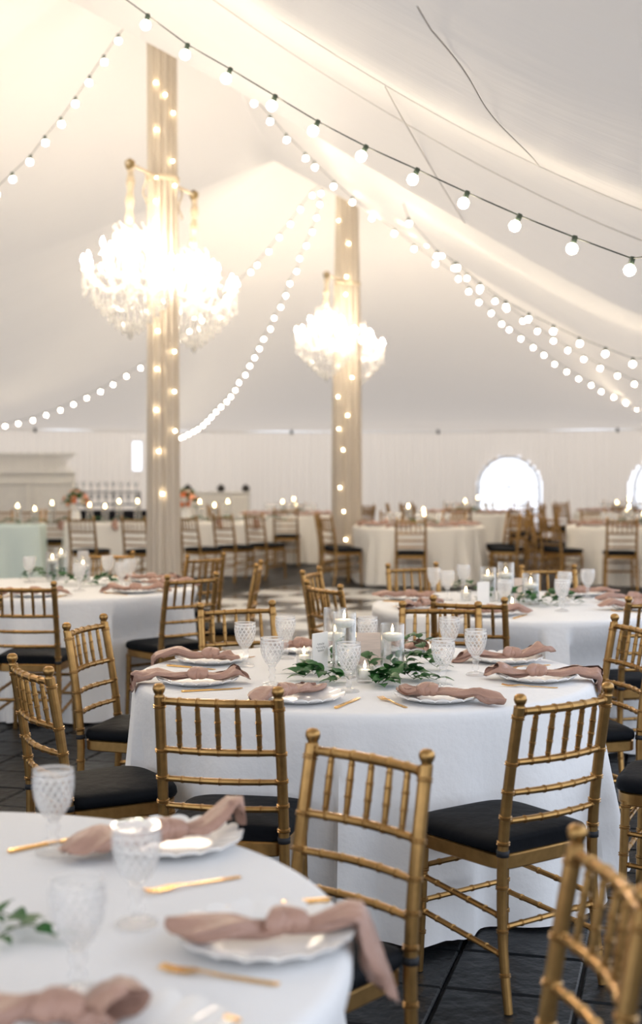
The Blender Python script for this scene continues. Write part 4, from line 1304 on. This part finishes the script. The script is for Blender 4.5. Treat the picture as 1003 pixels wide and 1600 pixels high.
def vase(p, r, h, wh, label, group, candle_label, cgroup, green=True):
    OBST.append((p[0], p[1], r + 0.004))
    v_ = thing('cylinder_vase', p, label, 'vase', group)
    parts(v_, vase_meshes(r, h, wh))
    if green:
        for k in range(4):
            l = link('submerged_leaf', leaf_me, v_, (0.012 * math.cos(2 * k), 0.012 * math.sin(2 * k), 0.018 + 0.012 * k))
            l.scale = (0.055, 0.055, 0.055); l.rotation_euler = (0.9, 0.2 * k, 1.7 * k)
            l.scale = (0.05, 0.042, 0.05)
    c = thing('floating_candle', (p[0], p[1], p[2] + wh - 0.018), candle_label, 'candle', cgroup)
    parts(c, FC)
def votive(p, label, group):
    OBST.append((p[0], p[1], 0.037))
    v_ = thing('votive_candle', p, label, 'candle', group)
    g_ = MB(); g_.lathe([(0.0, 0.0), (0.029, 0.0), (0.031, 0.004), (0.0325, 0.062), (0.0315, 0.063), (0.029, 0.062), (0.0275, 0.012), (0, 0.011)], 36, lambda q, i, r, z: (r * (1 + 0.012 * math.cos(20 * q)) if 1 < i < 4 else r, z))
    g_.build('holder', 'clear_glass', v_)
    for nm, me in FCS:
        link(nm, me, v_, (0, 0, 0.0125))
VG, FG = 'cylinder vases on the wooden-card table', 'floating candles on the wooden-card table'
vase(at(538, 1058, ZT + 0.001), 0.046, 0.25, 0.21, 'tall clear cylinder vase of water in front of the wooden card', VG, 'lit floating candle in the tallest vase before the wooden card', FG)
vase(at(523, 1040, ZT + 0.001), 0.046, 0.235, 0.12, 'clear cylinder vase close behind the tallest vase', VG, 'floating candle half hidden behind the tallest vase', FG, False)
vase(at(613, 1047, ZT + 0.001), 0.048, 0.185, 0.135, 'shorter clear cylinder vase beside the wooden card, leaves in water', VG, 'lit floating candle in the shorter vase beside the wooden card', FG)
votive(at(570, 1066, ZT + 0.001), 'lit votive candle in small glass beside the tall vase', 'votives on the wooden-card table')
votive(at(475, 1042, ZT + 0.001), 'lit ribbed votive candle beside the white sign', 'votives on the wooden-card table')
# wooden card and the narrow sign
p = at(580, 1040, ZT)
wc = thing('wooden_card', (p.x, p.y + 0.02, ZT + 0.001), 'tan wood-grain table card standing between the vases', 'card', None, 0.05)
b_ = MB(); b_.box((0, 0, 0.066), (0.165, 0.004, 0.13)); b_.build('board', 'card_wood', wc, smooth=False)
b_ = MB(); b_.box((0, 0, 0.006), (0.09, 0.03, 0.012)); b_.build('base', 'card_wood', wc, smooth=False)
p = at(500, 1048, ZT)
sg = thing('table_sign', (p.x, p.y, ZT + 0.001), 'narrow white upright sign with faint script beside the vases', 'sign', None, 0.95)
b_ = MB(); b_.box((0, 0, 0.075), (0.10, 0.006, 0.15)); b_.build('panel', 'card_white', sg, smooth=False)
for zz, L_ in ((0.105, 0.045), (0.092, 0.06), (0.079, 0.04)):
    b_ = MB(); b_.sweep([(-L_ / 2 + L_ * t, -0.0034, zz + 0.004 * math.sin(26 * t)) for t in np.linspace(0, 1, 30)], 0.0006, 4); b_.build('lettering', 'ink', sg)
SG = 'greenery on the wooden-card table'
for o_, hw_ in ((sg, 0.05), (wc, 0.083)):
    a_ = o_.rotation_euler[2]
    for t_ in np.linspace(-1, 1, 9): OBST.append((o_.location.x + t_ * hw_ * math.cos(a_), o_.location.y + t_ * hw_ * math.sin(a_), 0.012))
for px, py in ((545, 1081), (692, 1074), (574, 1030), (702, 1031)):
    p = at(px, py, ZT); OBST.append((p.x, p.y, 0.044))
k_ = 0
for px, py, hd, L_, n_, rise, lab in (
        (515, 1062, 200, 0.10, 9, 0.03, 'leafy sprig spilling in front of the white sign'), (510, 1055, 165, 0.11, 9, 0.02, 'leafy sprig reaching past the white sign'), (520, 1050, 100, 0.09, 7, 0.09, 'upright leafy sprig between sign and vases'),
        (585, 1066, -60, 0.09, 10, 0.03, 'leafy sprig curling beside the small votive'), (588, 1062, -20, 0.14, 12, 0.04, 'leafy sprig in front of the shorter vase'), (593, 1071, -80, 0.06, 8, 0.02, 'short dense leafy sprig beside the votive'), (620, 1048, 10, 0.16, 12, 0.05, 'leafy sprig trailing out beyond the shorter vase'),
        (625, 1040, 40, 0.14, 9, 0.11, 'leafy sprig rising toward the goblets behind the shorter vase'), (645, 1066, -15, 0.09, 4, 0.015, 'small leaf pair lying before the goblet row'), (625, 1058, -40, 0.11, 9, 0.03, 'leafy sprig low before the shorter vase'),
        (548, 1068, 195, 0.07, 6, 0.02, 'leaves tucked at the foot of the tallest vase'), (575, 1050, 60, 0.06, 4, 0.05, 'single leaves peeping up behind the votive')):
    k_ += 1
    sprig(at(px, py, ZT + 0.001), math.radians(hd), L_, n_, lab, SG, k_, rise, 0.062)
sprig(at(-10, 1478, ZT + 0.001), math.radians(10), 0.105, 5, 'dark leaf sprig lying alone on the loose-leaf table', 'greenery on the loose-leaf table', 31, 0.015, 0.05)
sprig(at(-20, 1452, ZT + 0.001), math.radians(20), 0.06, 3, 'leaf tip lying alone on the loose-leaf table', 'greenery on the loose-leaf table', 32, 0.01, 0.05)
# the other two near tables
for px, py, r, h, wh, w in ((96, 905, 0.05, 0.23, 0.17, 'tallest'), (130, 908, 0.05, 0.17, 0.10, 'shortest'), (82, 907, 0.045, 0.2, 0.14, 'middle-height')):
    vase(at(px, py, ZT + 0.001), r, h, wh, w + ' clear candle vase on ' + N2, 'vases on the thicker-pole table', 'floating candle in the ' + w + ' vase on ' + N2, 'floating candles on the thicker-pole table')
for i, (px, py, hd) in enumerate(((75, 908, 170), (100, 915, -20), (140, 915, 10), (150, 912, -30), (90, 905, 100), (75, 903, 190), (120, 912, 200))):
    sprig(at(px, py, ZT + 0.001), math.radians(hd), 0.16, 8, 'leafy sprig under the candles on ' + N2, 'greenery on the thicker-pole table', 50 + i, 0.06, 0.06)
for px, py, r, h, wh, w in ((762, 938, 0.05, 0.2, 0.14, 'middle-height'), (790, 940, 0.05, 0.235, 0.16, 'tallest'), (829, 944, 0.05, 0.18, 0.11, 'shortest')):
    vase(at(px, py, ZT + 0.001), r, h, wh, w + ' clear candle vase on ' + N3, 'vases on the flower-decked table', 'lit floating candle in the ' + w + ' vase on ' + N3, 'floating candles on the flower-decked table')
for px, py in ((866, 938), (880, 944), (893, 938), (872, 948), (745, 940), (905, 944)):
    p = at(px, py, ZT); OBST.append((p.x, p.y, 0.036))
for px, py, hw_ in ((755, 945, 0.0375), (812, 935, 0.05)):
    p = at(px, py, ZT)
    for t_ in np.linspace(-1, 1, 7): OBST.append((p.x + t_ * hw_, p.y + t_ * hw_ * 0.18, 0.014))
for px, py in ((800, 957), (728, 938), (788, 955), (878, 955), (882, 940)):
    p = at(px, py, ZT); OBST.append((p.x, p.y, 0.044))
for i, (px, py, hd) in enumerate(((805, 946, -30), (800, 942, 100), (812, 944, 60), (840, 945, 10), (860, 945, -10), (745, 925, 150))):
    sprig(at(px, py, ZT + 0.001), math.radians(hd), 0.15, 8, 'leafy sprig among the white flowers on ' + N3, 'greenery on the flower-decked table', 70 + i, 0.06, 0.055)
def bloom_mesh(m, seed):
    r_ = random.Random(seed); b_ = MB()
    for ring_, (n_, tilt, s) in enumerate(((3, 1.35, 0.5), (5, 1.0, 0.75), (7, 0.6, 1.0))):
        for k in range(n_):
            q = 2 * PI * k / n_ + ring_ * 0.5 + r_.uniform(-.1, .1)
            Vv = []
            for i in range(5):
                t = i / 4
                for j in (-1, 0, 1):
                    w_ = 0.55 * s * math.sin(PI * min(0.92, 0.15 + t * 0.75))
                    rr = 0.1 + t * s * math.cos(tilt * (1 - 0.4 * t)); zz = t * s * math.sin(tilt * (1 - 0.3 * t)) + 0.06 * abs(j)
                    a = q + j * w_ / max(0.35, rr + 0.3) * 0.9
                    Vv.append((rr * math.cos(a), rr * math.sin(a), zz))
            b_.add(Vv, [(3 * i + j, 3 * i + j + 1, 3 * i + 4 + j, 3 * i + 3 + j) for i in range(4) for j in range(2)])
    v_, f_ = ico(0.38, 1)
    b_.add([(x, y, z * 0.9 + 0.3) for x, y, z in v_], f_)
    return b_.mesh('bloom', m, True, None)
BL = {m: bloom_mesh(m, i) for i, m in enumerate(('petal_white', 'rose_peach', 'rose_orange', 'rose_cream'))}
for i, (px, py) in enumerate(((866, 938), (880, 944), (893, 938), (872, 948), (745, 940), (905, 944))):
    p = at(px, py, ZT + 0.001)
    fl = thing('white_flower', p, 'white flower lying among leaves on ' + N3, 'flower', 'white flowers on the flower-decked table', i * 1.1)
    o = link('bloom', BL['petal_white'], fl, (0, 0, 0.02)); o.scale = (0.03, 0.03, 0.03)
    b_ = MB(); b_.sweep([(0, 0, 0.006), (0.03, 0.0, 0.012), (0, 0, 0.022)], 0.002, 6); b_.build('stem', 'stem', fl)
for (px, py, w_, h_, m_, lab, rz) in ((755, 945, 0.075, 0.135, 'card_white', 'white table card standing before the flower-table candles', 0.25), (812, 935, 0.10, 0.125, 'card_wood', 'tan table card standing behind the flower-table vases', 0.1)):
    p = at(px, py, ZT + 0.001)
    c = thing('table_card', p, lab, 'card', None, rz)
    b_ = MB(); b_.box((0, 0, h_ / 2), (w_, 0.004, h_)); b_.build('board', m_, c, smooth=False)
    b_ = MB(); b_.box((0, 0, 0.005), (w_ * 0.6, 0.03, 0.01)); b_.build('base', m_, c, smooth=False)
for px, py in ((800, 957), (728, 938)):
    votive(at(px, py, ZT + 0.001), 'small votive candle on ' + N3, 'votives on the flower-decked table')

# ------------------------------------------------------------------ far tableware
fvase = MB(); fvase.lathe([(0.0, 0.0), (0.05, 0.0), (0.05, 0.2), (0.047, 0.2), (0.047, 0.01), (0, 0.01)], 18); fvase_me = fvase.mesh('candle_vase', 'clear_glass')
ff_ = MB(); ff_.lathe([(0.0, 0.03), (0.010, 0.04), (0.012, 0.05), (0.007, 0.07), (0.0, 0.088)], 8); fflame = ff_.mesh('flame', 'flame')
def far_candle(p, hgt, lab, grp):
    OBST.append((p[0], p[1], 0.055))
    o = link('candle_vase', fvase_me, None, p); o.scale = (1, 1, max(0.6, hgt / 0.2))
    tag(o, 'clear candle vase ' + lab, 'vase', 'vases ' + grp)
    c = thing('floating_candle', (p[0], p[1], p[2] + hgt - 0.06), 'lit candle glowing ' + lab, 'candle', 'candles ' + grp)
    link('wax', FC[0][1], c); link('flame', fflame, c)
def far_set(tc_, lab, grp, seed):
    r_ = random.Random(seed)
    for k in range(8):
        q = 2 * PI * (k + 0.5) / 8
        x, y = tc_[0] + 0.66 * math.cos(q), tc_[1] + 0.66 * math.sin(q)
        tag(link('charger_plate', plate_me, None, (x, y, ZT + 0.001)), 'white plate ' + lab, 'plate', 'plates ' + grp)
        napkin((x, y), r_.uniform(-0.3, 0.3), tc_, 'mauve napkin ' + lab, 'napkins ' + grp, 0.2, 0.2, seed=seed + k, res=8)
        q += 0.3
        goblet((tc_[0] + 0.39 * math.cos(q), tc_[1] + 0.39 * math.sin(q), ZT + 0.001), 'water goblet ' + lab, 'goblets ' + grp, True)
    for k in range(3):
        q = 2 * PI * k / 3 + seed
        far_candle((tc_[0] + 0.14 * math.cos(q), tc_[1] + 0.14 * math.sin(q), ZT + 0.001), (0.22, 0.27, 0.17)[k], lab, grp)
    for k in range(3):
        q = 2 * PI * k / 3 + seed + PI / 3
        sprig((tc_[0] + 0.03 * math.cos(q), tc_[1] + 0.03 * math.sin(q), ZT + 0.001), q, 0.24, 8, 'leafy sprig ' + lab, 'greenery ' + grp, seed * 9 + k, 0.07, 0.07)
far_set(T4, 'on the ivory table by the slimmer pole', 'on the table by the slimmer pole', 1)
far_set(T5, 'on the ivory table away from both poles', 'on the far table away from the poles', 2)
far_set(T6, 'on the round table ending the banquet row', 'on the round table ending the banquet row', 3)
far_set(T7, 'on the table before the arched window', 'on the table before the arched window', 4)
far_set(T8, 'on the table against the far curtain', 'on the table against the far curtain', 5)
def banq_y(x): return 19.05 + 0.06 * (x + 4.95) if x < -3.7 else 19.75 + 0.16 * (x + 2.26)
for i, (px, h_) in enumerate(((27, 0.26), (54, 0.22), (81, 0.30), (140, 0.26), (164, 0.24), (186, 0.31), (215, 0.31), (312, 0.3), (335, 0.25), (356, 0.3))):
    d0 = 19.4
    x = (px - 501.5) / F * d0; y = banq_y(x)
    x = (px - 501.5) / F * y
    far_candle((x, banq_y(x), ZT + 0.001), h_, 'on the long banquet tables', 'on the long banquet tables')
for i in range(15):
    x = -5.9 + i * 0.36
    sprig((x, banq_y(x) - 0.06, ZT + 0.001), rnd.uniform(-0.3, 0.3), 0.34, 10, 'leafy garland piece along the long banquet tables', 'greenery on the long banquet tables', 200 + i, 0.06, 0.07)
for i, px in enumerate((95, 178, 340, 398)):
    x = (px - 501.5) / F * 19.2
    napkin((x, banq_y(x) - 0.36), -PI / 2 + 0.1, (x, banq_y(x) + RT - 0.42), 'mauve napkin hanging over the banquet table front', 'napkins on the long banquet tables', 0.15, 0.07, seed=i, res=8, plate=None)
# bouquets
def bouquet(p, label, seed):
    r_ = random.Random(seed)
    root = thing('bouquet', p, label, 'flowers', 'peach rose bouquets on the banquet tables')
    b_ = MB(); b_.lathe([(0, 0), (0.06, 0), (0.075, 0.08), (0.06, 0.16), (0.065, 0.17), (0.055, 0.17), (0, 0.16)], 20); b_.build('vase', 'white_china', root)
    pts = []
    for k in range(26):
        a = r_.uniform(0, 2 * PI); e_ = r_.uniform(-0.15, 1.4)
        rr = 0.17 * r_.uniform(0.85, 1.05)
        c = Vector((rr * math.cos(a) * math.cos(e_), rr * math.sin(a) * math.cos(e_), 0.27 + rr * math.sin(e_)))
        o = link('bloom', BL[r_.choice(['rose_peach', 'rose_orange', 'rose_cream', 'rose_peach'])], root, c)
        s = r_.uniform(0.036, 0.055); o.scale = (s, s, s)
        o.rotation_euler = Vector((0, 0, 1)).rotation_difference(c - Vector((0, 0, 0.27))).to_euler()
    for k in range(34):
        a = r_.uniform(0, 2 * PI); e_ = r_.uniform(-0.5, 1.5)
        c = Vector((0.1 * math.cos(a) * math.cos(e_), 0.1 * math.sin(a) * math.cos(e_), 0.27 + 0.1 * math.sin(e_)))
        l = link('leaf', leaf_me, root, c); s = r_.uniform(0.1, 0.14); l.scale = (s, s, s)
        l.rotation_euler = Vector((0, 1, 0)).rotation_difference(c - Vector((0, 0, 0.25))).to_euler()
x = (116 - 501.5) / F * 19.6; bouquet((x, banq_y(x) + 0.16, ZT + 0.001), 'round bouquet of peach and orange roses near the lattice bar', 1)
x = (289 - 501.5) / F * 19.9; bouquet((x, banq_y(x) + 0.22, ZT + 0.001), 'peach rose bouquet half hidden by the thicker draped pole', 2)

# ------------------------------------------------------------------ lattice bar, glass table, cream counter
bar = thing('lattice_bar', (-5.35, 23.6, 0), 'white panelled bar screen with a lattice strip on top', 'bar screen', None, 0.0)
W_ = 2.25
b_ = MB(); b_.box((0, 0.04, 0.72), (W_, 0.06, 1.44)); b_.build('body', 'white_wood', bar, smooth=False)
for k in range(3):
    cx_ = -W_ / 2 + (k + 0.5) * W_ / 3
    b_ = MB()
    for c, d in (((cx_, -0.005, 1.28), (0.62, 0.03, 0.04)), ((cx_, -0.005, 0.2), (0.62, 0.03, 0.04)), ((cx_ - 0.31, -0.005, 0.74), (0.04, 0.03, 1.12)), ((cx_ + 0.31, -0.005, 0.74), (0.04, 0.03, 1.12))): b_.box(c, d)
    b_.build('moulding', 'white_wood', bar, smooth=False)
b_ = MB(); b_.box((0, 0.02, 1.455), (W_ + 0.04, 0.12, 0.03)); b_.build('ledge', 'white_wood', bar, smooth=False)
b_ = MB(); b_.box((0, 0.02, 1.775), (W_ + 0.04, 0.12, 0.04)); b_.build('cap', 'white_wood', bar, smooth=False)
b_ = MB()
n_ = 34
for k in range(-4, n_):
    for sg_ in (1, -1):
        x0 = -W_ / 2 + k * W_ / n_; x1 = x0 + 0.29
        if sg_ < 0: x0, x1 = x1, x0
        p0, p1 = [x0, 1.47], [x1, 1.757]
        if min(x0, x1) < -W_ / 2 or max(x0, x1) > W_ / 2: continue
        b_.sweep([(p0[0], 0.03 + 0.008 * sg_, p0[1]), (p1[0], 0.03 + 0.008 * sg_, p1[1])], 0.012, 4)
tag(b_.build('lattice', 'white_wood', bar, smooth=False), kind='stuff')
rect_table(-4.05, 25.0, 1.7, 0.7, 0.0, 'cloth_black', 'bar table under black cloth behind the rose bouquet', 'black cloth on the bar table holding glassware')
bx = MB(); bx.box((0, 0, 0.11), (1.5, 0.3, 0.02)); 
rack = thing('glass_rack', (-4.05, 25.05, ZT + 0.001), 'dark two-tier glass rack on the black bar table', 'rack')
bx.build('shelf', 'dark_chair', rack, smooth=False)
bx = MB(); bx.box((0, 0, 0.335), (1.5, 0.3, 0.02)); bx.build('shelf', 'dark_chair', rack, smooth=False)
for sx_, sy_ in ((-0.74, -0.13), (-0.74, 0.13), (0.74, -0.13), (0.74, 0.13), (-0.25, 0.13), (0.25, 0.13)):
    bx = MB(); bx.sweep([(sx_, sy_, 0), (sx_, sy_, 0.345)], 0.012, 8); bx.build('upright', 'dark_chair', rack)
for k in range(11):
    goblet((-4.05 - 0.68 + k * 0.136, 25.05, ZT + 0.3465), 'goblet lined up on top of the dark glass rack', 'goblets on the glass rack', True)
    goblet((-4.05 - 0.68 + k * 0.136, 25.05, ZT + 0.1215), 'goblet lined up inside the dark glass rack', 'goblets in the glass rack', True)
ctr = thing('bar_counter', (-1.98, 25.6, 0), 'cream panelled counter with three dark lamps on it', 'counter')
b_ = MB(); b_.box((0, 0, 0.53), (1.3, 0.5, 1.06)); b_.build('body', 'white_wood', ctr, smooth=False)
b_ = MB(); b_.box((0, 0, 1.075), (1.36, 0.56, 0.03)); b_.build('counter_top', 'white_wood', ctr, smooth=False)
for k in range(2):
    b_ = MB()
    cx_ = -0.32 + 0.64 * k
    for c, d in (((cx_, -0.255, 0.95), (0.52, 0.02, 0.03)), ((cx_, -0.255, 0.15), (0.52, 0.02, 0.03)), ((cx_ - 0.26, -0.255, 0.55), (0.03, 0.02, 0.83)), ((cx_ + 0.26, -0.255, 0.55), (0.03, 0.02, 0.83))): b_.box(c, d)
    b_.build('moulding', 'white_wood', ctr, smooth=False)
for x in (-0.5, 0.12, 0.58):
    l = thing('dark_pot', (-1.98 + x, 25.6, 1.09), 'small dark rounded pot standing on the cream counter', 'pot', 'dark pots on the cream counter')
    b_ = MB(); b_.lathe([(0, 0), (0.05, 0), (0.075, 0.04), (0.07, 0.09), (0.05, 0.11), (0.0, 0.11)], 16); b_.build('body', 'dark_metal', l)
    b_ = MB(); b_.lathe([(0, 0.11), (0.055, 0.11), (0.03, 0.125), (0.012, 0.13), (0.014, 0.145), (0, 0.15)], 16); b_.build('lid', 'dark_metal', l)
